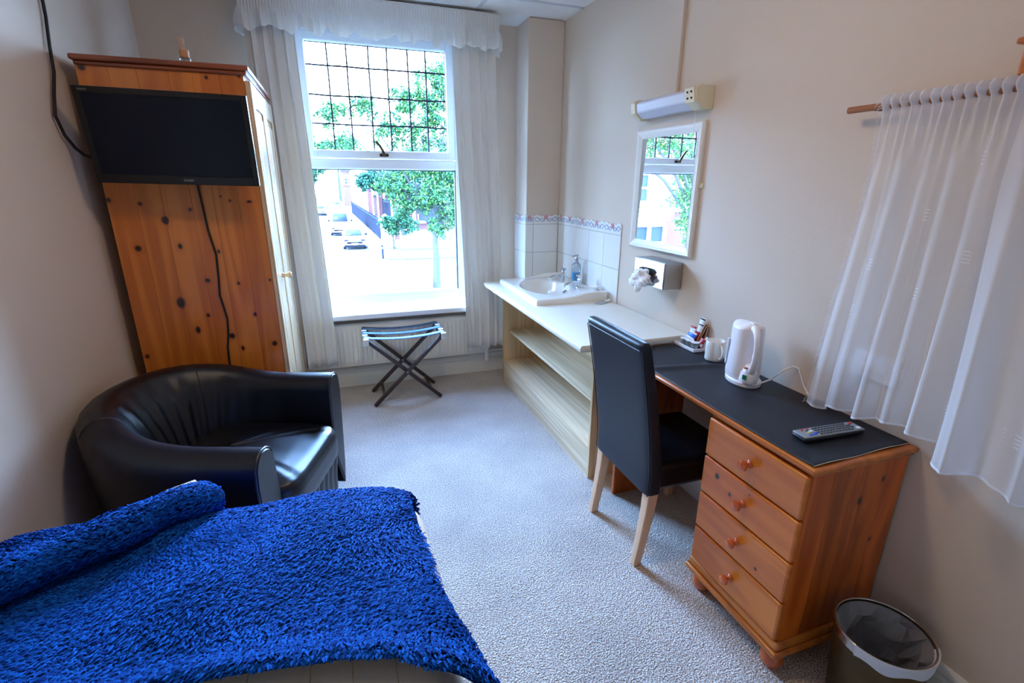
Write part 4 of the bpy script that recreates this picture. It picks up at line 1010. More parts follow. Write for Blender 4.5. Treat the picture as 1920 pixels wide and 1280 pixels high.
gb = G().grid(back_fn, 120, 60, wrapu=True); nb = len(gb.v)
gb.f.append(tuple(i * 60 for i in range(120))[::-1]); gb.f.append(tuple(i * 60 + 59 for i in range(120)))
part('backrest', gb, 'chair_leather', ch, ang=70)
def topseam(s_):
    pts = []
    for k in range(25):
        t = k / 24; pts.append(tuple(Vector(back_fn(0.5 if s_ < 0 else 0.0, .945)) * 1))
    return pts
for s_ in (-1, 1):   # piped seams along the top edge and down both back edges
    xs = back_fn(.5 if s_ < 0 else 0, .93)[0]
    part('seam', G().tube([(xs + s_ * .001, lerp(YC0 + .012, YC1 - .012, k / 12), .940) for k in range(13)], .0020, 6), 'black_leather', ch)
for y in (YC0 + .002, YC1 - .002):
    part('seam', G().tube([(back_fn(.5, v)[0] + .004, y, back_fn(.5, v)[2]) for v in [k / 20 * .9 + .03 for k in range(21)]], .0020, 6), 'black_leather', ch)
part('seat', G().box((1.075, YC0 + .006, .340), (1.490, YC1 - .006, .462)), 'black_leather', ch, bevel=.028, segs=5)
for y in (YC0 + .024, YC1 - .024):
    g = G(); pts = [(1.075, .345), (1.068, .25), (1.052, .12), (1.034, .0)]; V = []
    for k, (x, z) in enumerate(pts):
        hw = lerp(.023, .016, k / 3)
        for sx_, sy_ in ((-1, -1), (1, -1), (1, 1), (-1, 1)): V.append((x + sx_ * hw, y + sy_ * hw, z))
    F = [(0, 1, 2, 3), (12, 15, 14, 13)] + [(4 * k + j, 4 * k + (j + 1) % 4, 4 * k + 4 + (j + 1) % 4, 4 * k + 4 + j)[::-1] for k in range(3) for j in range(4)]
    part('leg', g.add(V, F), 'beech_leg', ch, bevel=.004)
    part('leg', G().bar((1.455, y, .345), (1.458, y, 0), .042, .042, up=(0, 1, 0), w1=.032, h1=.032), 'beech_leg', ch, bevel=.003)

# ------------------------------------------------------------------ things on the desk
ZD = DT + .0045
kt = thing('kettle', 'white plastic jug kettle standing on its base on the desk', 'kettle', (1.450, 1.415, ZD))
kc = (1.450, 1.425, ZD)
def kx(r, n=48):  # rounded section with flat spout side
    return r
part('base_plate', G().lathe([(.0, 0), (.070, 0), (.073, .004), (.073, .016), (.068, .021), (.0, .021)], (1.450, 1.418, ZD), n=40, sx=.82, sy=1.16), 'kettle_plastic', kt, ang=30)
def kbody(u, v):
    a = u * 2 * PI; c, s = math.cos(a), math.sin(a); prof = [(.064, .022), (.066, .040), (.0645, .09), (.061, .15), (.060, .20), (.059, .214)]
    k = v * (len(prof) - 1); i = min(int(k), len(prof) - 2); t = k - i; r = lerp(prof[i][0], prof[i + 1][0], t); z = lerp(prof[i][1], prof[i + 1][1], t)
    sp_ = .020 * smoothstep(.55, 1, v) * max(s, 0) ** 6 + .012 * max(s, 0) ** 3 * v   # spout
    return (kc[0] + r * .90 * math.copysign(abs(c) ** .85, c), kc[1] + .005 + (r + sp_) * math.copysign(abs(s) ** .85, s), ZD + z + .010 * v * max(-s, 0) ** 2)
part('body', G().grid(kbody, 64, 40, wrapu=True), 'kettle_plastic', kt, ang=70)
lid = [kbody(k / 64, 1) for k in range(64)]
gl_ = G(); V = list(lid); cxx = sum(p[0] for p in lid) / 64; cyy = sum(p[1] for p in lid) / 64
for sc, dz in ((.97, .006), (.85, .013), (.5, .018)): V += [(lerp(cxx, p[0], sc), lerp(cyy, p[1], sc), p[2] + dz) for p in lid]
V.append((cxx, cyy, ZD + .237)); F = [(j * 64 + k, j * 64 + (k + 1) % 64, (j + 1) * 64 + (k + 1) % 64, (j + 1) * 64 + k) for j in range(3) for k in range(64)] + [(192 + k, 192 + (k + 1) % 64, 256) for k in range(64)]
part('lid', gl_.add(V, F), 'kettle_plastic', kt, ang=40)
part('lid_button', G().box((1.440, 1.385, ZD + .233), (1.462, 1.415, ZD + .243)), 'kettle_plastic', kt, bevel=.004)
hp = [(1.443, 1.385, ZD + .224), (1.440, 1.362, ZD + .226), (1.436, 1.340, ZD + .212), (1.434, 1.328, ZD + .185), (1.434, 1.325, ZD + .15), (1.435, 1.327, ZD + .112), (1.437, 1.334, ZD + .080), (1.440, 1.348, ZD + .058), (1.443, 1.368, ZD + .050)]
part('handle', G().tube(hp, [.014, .0135, .0115, .0100, .0095, .0105, .0125, .015, .016], 14), 'kettle_plastic', kt, ang=70)
part('lower_housing', G().lathe([(.0, .022), (.034, .022), (.036, .03), (.032, .055), (.016, .088), (.0, .094)], (1.440, 1.362, ZD), n=24, sx=.9, sy=1.0), 'kettle_plastic', kt, ang=50)
part('water_window', G().box((1.3905, 1.452, ZD + .06), (1.398, 1.468, ZD + .165)), 'diffuser_lens', kt, bevel=.003)
part('switch', G().bar((1.410, 1.345, ZD + .083), (1.420, 1.335, ZD + .083), .012, .006), 'amber_plastic', kt, bevel=.002, label='small amber switch')
part('energy_sticker', G().bar((1.4080, 1.3465, ZD + .046), (1.4175, 1.3335, ZD + .046), .0012, .018), 'green_plastic', kt, label='small green sticker')
kt.rotation_euler = (0, 0, math.radians(-17))
part('power_cord', G().tube([(1.470, 1.352, ZD + .012), (1.500, 1.335, ZD + .030), (1.545, 1.315, ZD + .075), (1.565, 1.30, ZD + .088), (1.572, 1.285, ZD + .085), (1.573, 1.270, ZD + .06), (1.572, 1.250, ZD + .03), (1.570, 1.225, ZD + .008), (1.568, 1.19, ZD + .006), (1.570, 1.14, ZD + .02), (1.571, 1.09, .86), (1.570, 1.06, .91), (1.568, 1.045, .925)], .0035, 8), 'white_plastic', kt)

mg = thing('mug', 'plain white mug with handle, between the tray and the kettle', 'mug', (1.515, 1.655, ZD))
mc_ = (1.512, 1.655, ZD)
part('mug_body', G().lathe([(.0, .0), (.034, .0), (.038, .003), (.0395, .010), (.0395, .086), (.0385, .089), (.037, .086), (.0365, .012), (.0, .008)], mc_, n=32), 'ceramic', mg, ang=50)
part('handle', G().tube([(1.506, 1.617, ZD + .073), (1.502, 1.603, ZD + .074), (1.499, 1.593, ZD + .062), (1.498, 1.590, ZD + .045), (1.499, 1.594, ZD + .028), (1.502, 1.604, ZD + .018), (1.506, 1.617, ZD + .018)], .0052, 10), 'ceramic', mg)

ty_ = thing('refreshment_tray', 'small white tray holding the milk pots and sachets on the desk', 'tray', (1.535, 1.87, ZD))
TX0, TX1, TY0, TY1 = 1.486, 1.574, 1.758, 1.901
part('tray_base', G().box((TX0, TY0, ZD), (TX1, TY1, ZD + .005)), 'white_plastic', ty_, bevel=.002)
for lo, hi in (((TX0, TY0, ZD), (TX0 + .004, TY1, ZD + .017)), ((TX1 - .004, TY0, ZD), (TX1, TY1, ZD + .017)), ((TX0 + .004, TY0, ZD), (TX1 - .004, TY0 + .004, ZD + .017)), ((TX0 + .004, TY1 - .004, ZD), (TX1 - .004, TY1, ZD + .017))):
    part('tray_wall', G().box(lo, hi), 'white_plastic', ty_, bevel=.0018)
ZTR = ZD + .0055
pots = [((1.508, 1.780), 'milk pot nearest the mug, in the front row of the tray'), ((1.508, 1.818), 'milk pot second from the mug, in the front row of the tray'), ((1.508, 1.856), 'milk pot third from the mug, in the front row of the tray'), ((1.546, 1.880), 'milk pot alone at the far end of the tray')]
p0 = None
for (x, y), lb in pots:
    lb = 'small clear ' + lb
    if p0 is None:
        p0 = thing('milk_pot', lb, 'milk pot', (x, y, ZTR), group='milk pots on the tray')
        part('pot', G().lathe([(.0, 0), (.0125, 0), (.0135, .002), (.0170, .033), (.0200, .034), (.0200, .0355)], (x, y, ZTR), n=20), 'clear_plastic', p0)
        part('foil_lid', G().lathe([(.0, .0357), (.0200, .0357), (.0200, .0363), (.0, .0365)], (x, y, ZTR), n=20).box((x + .013, y - .006, ZTR + .0357), (x + .025, y + .006, ZTR + .0362)), 'sachet_white', p0)
        part('milk', G().lathe([(.0, .001), (.0110, .001), (.0152, .028), (.0, .028)], (x, y, ZTR), n=16), 'ceramic', p0)
    else: dup(p0, (x, y, ZTR), rnd.uniform(0, 6), lb)
def sachet(name, label, base, tip, wdt, mats, cat='sachet', th=.006, up=(-1, 0, 0), tipcol=None):
    base, tip = Vector(base), Vector(tip)
    for q in (base, tip): q.y = 1.760 + (q.y - 1.775) * .72
    d = tip - base; t = thing(name, label, cat, base, group=None)
    up = Vector(up); a = d.normalized().cross(up).normalized(); n = a.cross(d.normalized()).normalized()
    def fn(u, v):
        uu = (u - .5) * 2; puff = th * (1 - uu * uu) ** .6 * (math.sin(PI * min(max(v, .04), .96))) ** .5
        return base + d * v + a * uu * wdt / 2 + n * puff, base + d * v + a * uu * wdt / 2 - n * puff
    part('packet', G().grid(lambda u, v: tuple(fn(u, v)[0]), 10, 16).grid(lambda u, v: tuple(fn(u, v)[1]), 10, 16), mats[0], t, ang=70)
    if len(mats) > 1:
        for z0, z1, m_ in mats[1]:
            part('print_band', G().grid(lambda u, v: tuple(fn(u, lerp(z0, z1, v))[0] + n * .0006), 10, 5), m_, t, ang=70)
    return t
sachet('coffee_sachet', 'tall white and black coffee stick leaning on the wall at the back of the tray', (1.545, 1.862, ZTR), (1.566, 1.848, ZTR + .140), .034, ('sachet_white', [(.0, .42, 'sachet_red'), (.44, .52, 'sachet_black'), (.74, .78, 'sachet_black'), (.93, .98, 'sachet_black')]))
sachet('coffee_sachet', 'dark brown coffee stick beside the wooden stirrers on the tray', (1.553, 1.832, ZTR), (1.570, 1.822, ZTR + .112), .026, ('sachet_brown', [(.55, .95, 'sachet_black')]))
sachet('tea_bag', 'dark red tea bag packet standing behind the blue sachet on the tray', (1.548, 1.905, ZTR), (1.556, 1.912, ZTR + .088), .040, ('sachet_red', [(.72, .9, 'sachet_white')]), cat='tea bag')
sachet('tea_bag', 'small red packet leaning beside the black and white coffee stick', (1.538, 1.860, ZTR), (1.545, 1.852, ZTR + .075), .030, ('sachet_red', [(.25, .5, 'sachet_brown')]), cat='tea bag')
sachet('sugar_sachet', 'white sugar sachet with a blue printed panel on top of the milk pots', (1.520, 1.878, ZTR + .039), (1.535, 1.872, ZTR + .070), .052, ('sachet_white', [(.25, .78, 'sachet_blue')]))
sachet('sugar_sachet', 'bright red sugar sachet at the mug end of the tray', (1.524, 1.800, ZTR + .002), (1.546, 1.792, ZTR + .052), .030, ('sachet_red', [(.3, .55, 'sachet_white')]))
sachet('sugar_sachet', 'plain white sugar sachet lying over the tray rim next to the mug', (1.545, 1.792, ZTR + .006), (1.562, 1.772, ZTR + .058), .030, ('sachet_white',))
for k, (b, t, lb) in enumerate((((1.528, 1.842, ZTR), (1.560, 1.815, ZTR + .118), 'wooden stirrer nearest the coffee sticks on the tray'), ((1.533, 1.836, ZTR), (1.566, 1.806, ZTR + .112), 'wooden stirrer in the middle of the three on the tray'), ((1.545, 1.800, ZTR), (1.570, 1.800, ZTR + .108), 'wooden stirrer leaning back at the mug end of the tray'))):
    b, t = [(q[0], 1.760 + (q[1] - 1.775) * .72, q[2]) for q in (b, t)]
    tag(part('stirrer', G().bar(b, t, .0055, .0016, up=(-1, 0, 0)), 'stirrer_wood', bevel=.0006, segs=1), lb, 'stirrer', 'wooden stirrers on the tray')

# remote control
rz = math.atan2(.975 - .988, 1.4875 - 1.2575)
rm = thing('remote_control', 'grey television remote with coloured keys lying on the desk mat', 'remote', (1.372, .978, ZD + .002), rz)
def rpart(n, g, m, bevel=0, parent=rm): return part(n, g, m, parent, bevel=bevel, segs=3, world=False)
rpart('body', G().box((-.114, -.026, .0), (.114, .026, .014)), 'remote_dark', .006)
rpart('face', G().box((-.113, -.026, .013), (.113, .026, .019)), 'remote_body', .004)
def key(x, y, m, wx=.008, wy=.006): rpart('key', G().box((x - wx / 2, y - wy / 2, .0185), (x + wx / 2, y + wy / 2, .0212)), m, .0010)
for i in range(12):
    for j in range(4):
        x = -.046 + i * .0118; y = -.017 + j * .0113
        if (i, j) in ((11, 3), (11, 0)): continue
        key(x, y, 'key_grey')
key(.098, .016, 'red_plastic', .011, .009); key(.098, -.015, 'white_key', .013, .011)
key(-.066, .017, 'red_plastic'); key(-.088, .017, 'red_plastic'); key(-.077, .010, 'green_plastic'); key(-.066, .003, 'white_key', .012, .007); key(-.080, -.002, 'yellow_plastic')
key(-.070, -.014, 'blue_plastic', .014, .007); key(-.056, -.008, 'blue_plastic', .010, .006); key(-.086, -.016, 'blue_plastic', .008, .006)

# socket behind the net
sk = thing('double_socket', 'white double wall socket seen through the net curtain', 'socket', (XR, 1.02, .945))
part('plate', G().box((XR - .010, .947, .902), (XR, 1.093, .988)), 'white_plastic', sk, bevel=.004)
for y in (.985, 1.055):
    part('rocker', G().box((XR - .014, y - .007, .958), (XR - .010, y + .007, .978)), 'white_plastic', sk, bevel=.002)
part('plug', G().box((XR - .040, 1.030, .908), (XR - .010, 1.082, .952)), 'white_plastic', sk, bevel=.008)

# ------------------------------------------------------------------ rod, board and net curtains on right wall
rod = thing('curtain_rod', 'thin wooden rod on the right wall carrying the net curtains', 'curtain rod', (1.525, .8, 1.718))
part('rod', G().cyl((1.525, 1.245, 1.716), (1.525, -.30, 1.716), .0095, n=14), 'rod_wood', rod)
for y in (1.16, .55, -.25): part('rod_bracket', G().box((1.525, y - .006, 1.706), (XR, y + .006, 1.722)), 'brass', rod, bevel=.002)
bd = thing('wall_board', 'orange pine board fixed to the wall above the net curtain rod', 'board', (XR, .55, 1.775))
part('board_front', G().box((XR - .055, -.20, 1.742), (XR, .838, 1.808)), 'pine_desk_top', bd, bevel=.006, segs=3)
part('top_ledge', G().box((XR - .070, -.21, 1.808), (XR, .848, 1.822)), 'pine_desk_top', bd, bevel=.005, segs=3)
def net(name, label, yt0, yt1, yb0, yb1, zfun, xt, xbfun, nf, amp, seed, fringe=False):
    r = random.Random(seed); ph = [r.uniform(0, 6.28) for _ in range(5)]
    t = thing(name, label, 'net curtain', (1.525, yt0, 1.716), group='net curtains on the right wall')
    def fn(u, v):
        y = lerp(lerp(yt0, yt1, u), lerp(yb0, yb1, u), smoothstep(0, 1.05, v)); zb = zfun(u); z = lerp(1.742, zb, v)
        env = smoothstep(.0, .12, v)
        gat = math.sin(nf * 2.6 * 2 * PI * u + ph[0]) * .010 * (1 - smoothstep(.02, .25, v))
        fo = (math.sin(nf * 2 * PI * u + .7 * math.sin(2.5 * v + ph[1])) * .6 + .4 * math.sin(nf * .57 * 2 * PI * u + ph[2] + 1.3 * v) + .18 * math.sin(nf * 2.1 * 2 * PI * u + ph[3])) * amp * (.25 + .75 * v)
        sl = 0
        if v < .035: gat *= 1.3; z = 1.742 - (v / .035) * .035 ; sl = -.012 * math.sin(PI * v / .035)
        x = xt + (xbfun(u) - xt) * smoothstep(.02, 1, v) - fo * env - gat + sl
        return (min(x, 1.566), y + .010 * math.sin(nf * 2 * PI * u + ph[4]) * v, z)
    NV = 90; nu = int(nf * 30)
    part('net_sheet', G().grid(fn, nu, NV), 'net_fabric', t, ang=80)
    part('hem', G().grid(lambda u, v: tuple(Vector(fn(u, .992 + .008 * v)) + Vector((-.0012, 0, 0))), nu, 4), 'net_hem', t, ang=80)
    part('heading', G().grid(lambda u, v: tuple(Vector(fn(u, .0 + .045 * v)) + Vector((-.0015, 0, 0))), nu, 8), 'net_fabric', t, ang=80)
    sq = G()
    for uu, vv in ((.30, .10), (.52, .33), (.22, .48), (.60, .56), (.16, .63), (.42, .66), (.12, .84), (.80, .18), (.86, .44), (.80, .75), (.93, .88), (.35, .90), (.63, .82)):
        for k in range(4):
            a = [Vector(fn(uu + .035 * e_, vv + .010 * k)) + Vector((-.0014, 0, 0)) for e_ in (0, 1)]
            sq.add([a[0], a[1], a[1] + Vector((0, 0, -.0022)), a[0] + Vector((0, 0, -.0022))], [(0, 1, 2, 3)])
    stuff(part('woven_motif', sq, 'net_hem', t, smooth=False))
    if fringe:
        fr = G()
        for k in range(150):
            p = Vector(fn(0, k / 150)); l = .010 + .008 * r.random()
            fr.tube([p, p + Vector((-.002, l * .6, -.004)), p + Vector((-.003 + .004 * r.random(), l, -.010 - .006 * r.random()))], .0006, 4)
        part('frayed_edge', fr, 'net_hem', t)
        part('selvedge', G().tube([Vector(fn(0, k / 60)) for k in range(61)], .0016, 5), 'net_hem', t)
net('net_curtain', 'sheer white net curtain with frayed left edge hanging over the desk end', 1.125, .790, 1.165, .735, lambda u: interp([0, .12, .25, .4, .55, .7, .85, 1], [.768, .775, .800, .800, .822, .828, .835, .832], u) + .003 * math.sin(u * 40), 1.518, lambda u: lerp(1.505, 1.475, u), 5.0, .030, 21, True)
net('net_curtain', 'sheer white net curtain nearest the camera hanging in deep folds past the desk', .815, -.20, .735, -.25, lambda u: interp([0, .06, .14, .22, .3, 1], [.800, .795, .800, .775, .745, .74], u), 1.515, lambda u: 1.44, 7.5, .050, 33)

# ------------------------------------------------------------------ waste bin
bn = thing('waste_bin', 'round brushed brass waste bin with clear liner beside the drawers', 'bin', (1.388, .698, 0))
bc = (1.388, .698, 0)
part('bin_body', G().lathe([(.0, .004), (.098, .004), (.100, .0), (.102, .006), (.121, .262), (.119, .262), (.100, .008), (.0, .008)], bc, n=48), 'bin_metal', bn, ang=40)
part('rim', G().tube([(bc[0] + .1215 * math.cos(2 * PI * k / 64), bc[1] + .1215 * math.sin(2 * PI * k / 64), .268) for k in range(64)], .0038, 10, closed=True), 'bin_rim', bn, ang=80)
part('rim_band', G().lathe([(.1185, .238), (.1206, .238), (.1225, .266), (.119, .266)], bc, n=48, cap=False), 'bin_rim', bn, ang=40)
_lj = [[(rnd.uniform(-1, 1), rnd.uniform(-1, 1), rnd.uniform(-1, 1)) for _ in range(8)] for _ in range(26)]
def liner_fn(u, v):
    i_, j_ = int(round(u * 26)) % 26, int(round(v * 7)); jx = _lj[i_][j_] if 0 < j_ else (0, 0, 0)
    a = (u + jx[0] * .014) * 2 * PI; r = lerp(.117, .070, v ** .8) - .006 * v + jx[1] * .014 * (1 - .4 * v) - .008 * (j_ > 0); z = lerp(.262, .03, v) + jx[2] * .012
    return (bc[0] + r * math.cos(a), bc[1] + r * math.sin(a), max(z, .02))
part('bin_liner', G().grid(liner_fn, 26, 8, wrapu=True), 'liner_film', bn, smooth=False)
def fold_fn(u, v):
    a = PI * 1.02 + u * PI * .72; k = v * 2
    if k < 1: r, z = lerp(.114, .1270, k), lerp(.258, .274, k ** .4)
    else: r, z = .1272 - .003 * (k - 1), lerp(.274, .236 + .006 * math.sin(u * 17), k - 1)
    return (bc[0] + r * math.cos(a), bc[1] + r * math.sin(a), z)
part('liner_cuff', G().grid(fold_fn, 50, 12), 'liner', bn, ang=60)

# ------------------------------------------------------------------ outside: street seen through the window
GZ = -3.6
struct(part('ground_street', G().box((-70, 4.2, GZ - .3), (60, 210, GZ - .02)), 'asphalt', smooth=False))['label'] = 'grey street surface outside the window'
pv = thing('pavement', 'pale corner pavement beyond the crossroads', 'pavement', (8, 40, GZ))
PAVE = [(2.35, 37.6), (2.7, 35.8), (3.6, 34.9), (22, 34.2), (22, 38.6), (4.4, 38.9), (3.75, 41.4), (3.4, 60), (2.2, 98), (.9, 98), (1.95, 60), (2.3, 40)]
part('slab', G().prism([(x, y) for x, y in PAVE], 'z', GZ - .02, GZ + .10), 'pavement', pv, smooth=False)
KP = [(22, 34.2), (3.6, 34.9), (2.7, 35.8), (2.35, 37.6), (2.3, 40), (1.95, 60), (.9, 98)]
part('kerb', G().tube([(x, y, GZ + .05) for x, y in KP], .12, 6), 'kerb_stone', pv)
lw = thing('lawn', 'green grass lawn behind the corner railings', 'lawn', (10, 48, GZ))
part('turf', G().prism([(4.4, 39.0), (22, 38.7), (22, 55.5), (4.0, 55.5), (4.0, 42)], 'z', GZ - .01, GZ + .14), 'lawn_green', lw, smooth=False)
l2 = thing('far_pavement', 'pale pavement strip on the left side of the street', 'pavement', (-7, 60, GZ))
part('slab', G().prism([(-6.2, 40), (-4.6, 40), (-5.6, 110), (-8.5, 110)], 'z', GZ - .02, GZ + .10), 'pavement', l2, smooth=False)

# railings along the street
rf = thing('iron_railings', 'row of dark iron railings along the pavement', 'railings', (3.2, 41, GZ))
A, B = Vector((3.42, 41.4, GZ + .15)), Vector((2.35, 82, GZ + .15))
g = G()
for z in (.25, 1.85): part('rail', G().bar(A + Vector((0, 0, z)), B + Vector((0, 0, z)), .05, .05), 'rail_iron', rf)
for k in range(110):
    p = A.lerp(B, k / 109)
    part('railing_bar', G().cyl(p, p + Vector((0, 0, 2.05)), .028 if k % 8 else .055, n=6), 'rail_iron', rf)
part('base_wall', G().bar(A + Vector((.02, 0, .14)), B + Vector((.02, 0, .14)), .20, .30), 'stone_white', rf)
# brick gate piers
for k, (x, y, h, lb) in enumerate(((3.55, 40.6, 2.2, 'pale low gate pier at the corner end of the iron railings'), (5.0, 46.5, 4.4, 'tall red brick gate pier nearest the street tree'), (4.3, 52.5, 4.4, 'tall red brick gate pier in the middle of the railings'), (3.8, 61.0, 4.4, 'tall red brick gate pier farthest along the railings'))):
    gp = thing('gate_pier', lb, 'pier', (x, y, GZ), group='gate piers behind the railings')
    zb = GZ + .145
    part('shaft', G().box((x - .34, y - .34, zb), (x + .34, y + .34, GZ + h)), 'brick_red' if k else 'stone_white', gp)
    for s_ in (-1, 1): part('stone_quoin', G().box((x + s_ * .30 - .06, y - .38, zb), (x + s_ * .30 + .06, y - .33, GZ + h)), 'stone_white', gp)
    part('cap', G().box((x - .46, y - .46, GZ + h), (x + .46, y + .46, GZ + h + .16)).lathe([(.44, .16), (.05, .5)], (x, y, GZ + h), n=4), 'stone_white', gp)
gt = thing('iron_gate', 'dark iron gate between the brick piers', 'gate', (4.6, 49.5, GZ))
for k in range(14):
    p = Vector((4.92, 47, GZ + .2)).lerp(Vector((4.4, 52, GZ + .2)), k / 13)
    part('gate_bar', G().cyl(p, p + Vector((0, 0, 3.3)), .04, n=6), 'rail_iron', gt)
for z in (.4, 3.3): part('gate_rail', G().bar((4.92, 47, GZ + z), (4.4, 52, GZ + z), .06, .06), 'rail_iron', gt)

def house(label, x0, x1, y0, y1, h, wallm, roofh, wins, name='house', ridge='x', cat='house'):
    """wins: list of (face, a0, a1, z0, z1); face 'f' looks to -y, 'l' looks to -x"""
    o = thing(name, label, cat, ((x0 + x1) / 2, y0, GZ))
    part('wall', G().box((x0, y0, GZ), (x1, y1, GZ + h)), wallm, o, smooth=False)
    if ridge == 'x': poly = [(y0 - .3, GZ + h), (y1 + .3, GZ + h), ((y0 + y1) / 2, GZ + h + roofh)]; part('roof', G().prism(poly, 'x', x0 - .25, x1 + .25), 'roof_slate', o, smooth=False)
    else: poly = [(x0 - .3, GZ + h), (x1 + .3, GZ + h), ((x0 + x1) / 2, GZ + h + roofh)]; part('roof', G().prism(poly, 'y', y0 - .25, y1 + .25), 'roof_slate', o, smooth=False)
    for f, a0, a1, z0, z1 in wins:
        t = .10
        if f == 'f':
            R_ = lambda a, b, c, d, y_a, y_b: ((a, y_a, c), (b, y_b, d))
            wf = part('window', G().box((a0, y0 - .08, z0), (a0 + t, y0, z1)).box((a1 - t, y0 - .08, z0), (a1, y0, z1)).box((a0 + t, y0 - .08, z0), (a1 - t, y0, z0 + t)).box((a0 + t, y0 - .08, z1 - t), (a1 - t, y0, z1)).box((a0 + t, y0 - .07, (z0 + z1) / 2 - .04), (a1 - t, y0, (z0 + z1) / 2 + .04)), 'stone_white', o)
            part('pane', G().box((a0 + t, y0 - .04, z0 + t), (a1 - t, y0 - .02, z1 - t)), 'house_glass', wf)
            part('lintel', G().box((a0 - .18, y0 - .10, z1), (a1 + .18, y0, z1 + .28)), 'stone_white', o); part('sill', G().box((a0 - .15, y0 - .16, z0 - .14), (a1 + .15, y0, z0)), 'stone_white', o)
        else:
            wf = part('window', G().box((x0 - .08, a0, z0), (x0, a0 + t, z1)).box((x0 - .08, a1 - t, z0), (x0, a1, z1)).box((x0 - .08, a0 + t, z0), (x0, a1 - t, z0 + t)).box((x0 - .08, a0 + t, z1 - t), (x0, a1 - t, z1)), 'stone_white', o)
            part('pane', G().box((x0 - .04, a0 + t, z0 + t), (x0 - .02, a1 - t, z1 - t)), 'house_glass', wf)
            part('lintel', G().box((x0 - .10, a0 - .18, z1), (x0, a1 + .18, z1 + .28)), 'stone_white', o)
    return o
hb = house('red brick house beyond the gate piers, partly behind the street tree', 7.2, 20, 56, 72, 7.4, 'brick_red', 3.2, [('l', 58, 59.6, GZ + .9, GZ + 2.9), ('l', 63, 64.6, GZ + .9, GZ + 2.9), ('l', 58, 59.6, GZ + 4.2, GZ + 6.2), ('l', 63, 64.6, GZ + 4.2, GZ + 6.2), ('f', 8.4, 10.0, GZ + .9, GZ + 2.9), ('f', 13, 14.6, GZ + .9, GZ + 2.9), ('f', 8.4, 10.0, GZ + 4.2, GZ + 6.2)], ridge='y')
for x in (7.05, 8.0): part('pilaster', G().box((x - .16, 55.85, GZ), (x + .16, 56.0, GZ + 6.8)), 'stone_white', hb)
house('white gabled house far along the street above the parked van', 3.4, 9.5, 92, 106, 4.8, 'stone_white', 2.6, [('l', 95, 97, GZ + 2.2, GZ + 3.6)], ridge='y')
house('long low brick house beyond the railings on the right of the street', 5.2, 9.0, 76, 90, 3.2, 'brick_far', 1.8, [('l', 78, 79.5, GZ + .9, GZ + 2.4), ('l', 82, 83.5, GZ + .9, GZ + 2.4)], ridge='y')
house('narrow dark brick house at the far end of the street', 1.9, 3.6, 118, 130, 7.2, 'brick_far', 2.4, [('f', 2.3, 3.1, GZ + 4.4, GZ + 5.8)], ridge='y')

# house seen in the wall mirror (across the road to the left)
mh = house('red brick house with white sash and bay windows, seen in the wall mirror', -17.0, -6.0, 20.5, 30, 8.2, 'brick_red', 3.4, [('f', -10.55, -9.2, .62, 1.95), ('f', -15.2, -13.9, .62, 1.95)])
part('band_course', G().box((-17.05, 20.40, .20), (-5.95, 20.5, .42)), 'stone_white', mh)
part('bay_wall', G().prism([(-11.35, 20.5), (-10.95, 19.5), (-8.45, 19.5), (-8.05, 20.5)], 'z', GZ, -1.05), 'stone_white', mh, smooth=False)
part('bay_cornice', G().prism([(-11.70, 20.5), (-11.15, 19.25), (-8.25, 19.25), (-7.7, 20.5)], 'z', .05, .32).prism([(-11.5, 20.5), (-11.05, 19.40), (-8.35, 19.40), (-7.9, 20.5)], 'z', -.12, .05), 'stone_white', mh, smooth=False)
bwf = part('bay_window', G().prism([(-11.35, 20.5), (-10.95, 19.5), (-8.45, 19.5), (-8.05, 20.5)], 'z', -.36, -.10), 'stone_white', mh, smooth=False)
for x in (-10.95, -10.12, -9.28, -8.45): part('mullion', G().box((x - .07, 19.48, -1.05), (x + .07, 19.66, -.30)), 'stone_white', bwf)
part('mullion', G().box((-11.40, 20.3, -1.05), (-11.22, 20.5, -.30)), 'stone_white', bwf)
part('pane', G().prism([(-11.25, 20.5), (-10.90, 19.6), (-8.50, 19.6), (-8.15, 20.5)], 'z', -1.05, -.32), 'house_glass', bwf, smooth=False)
gw = thing('garden_wall', 'low red brick garden wall before the bay windowed house', 'wall', (-11, 17.6, GZ))
part('brickwork', G().box((-17, 17.5, GZ), (-6, 17.75, GZ + 1.55)), 'brick_red', gw); part('coping', G().box((-17, 17.42, GZ + 1.55), (-6, 17.83, GZ + 1.75)), 'stone_white', gw)

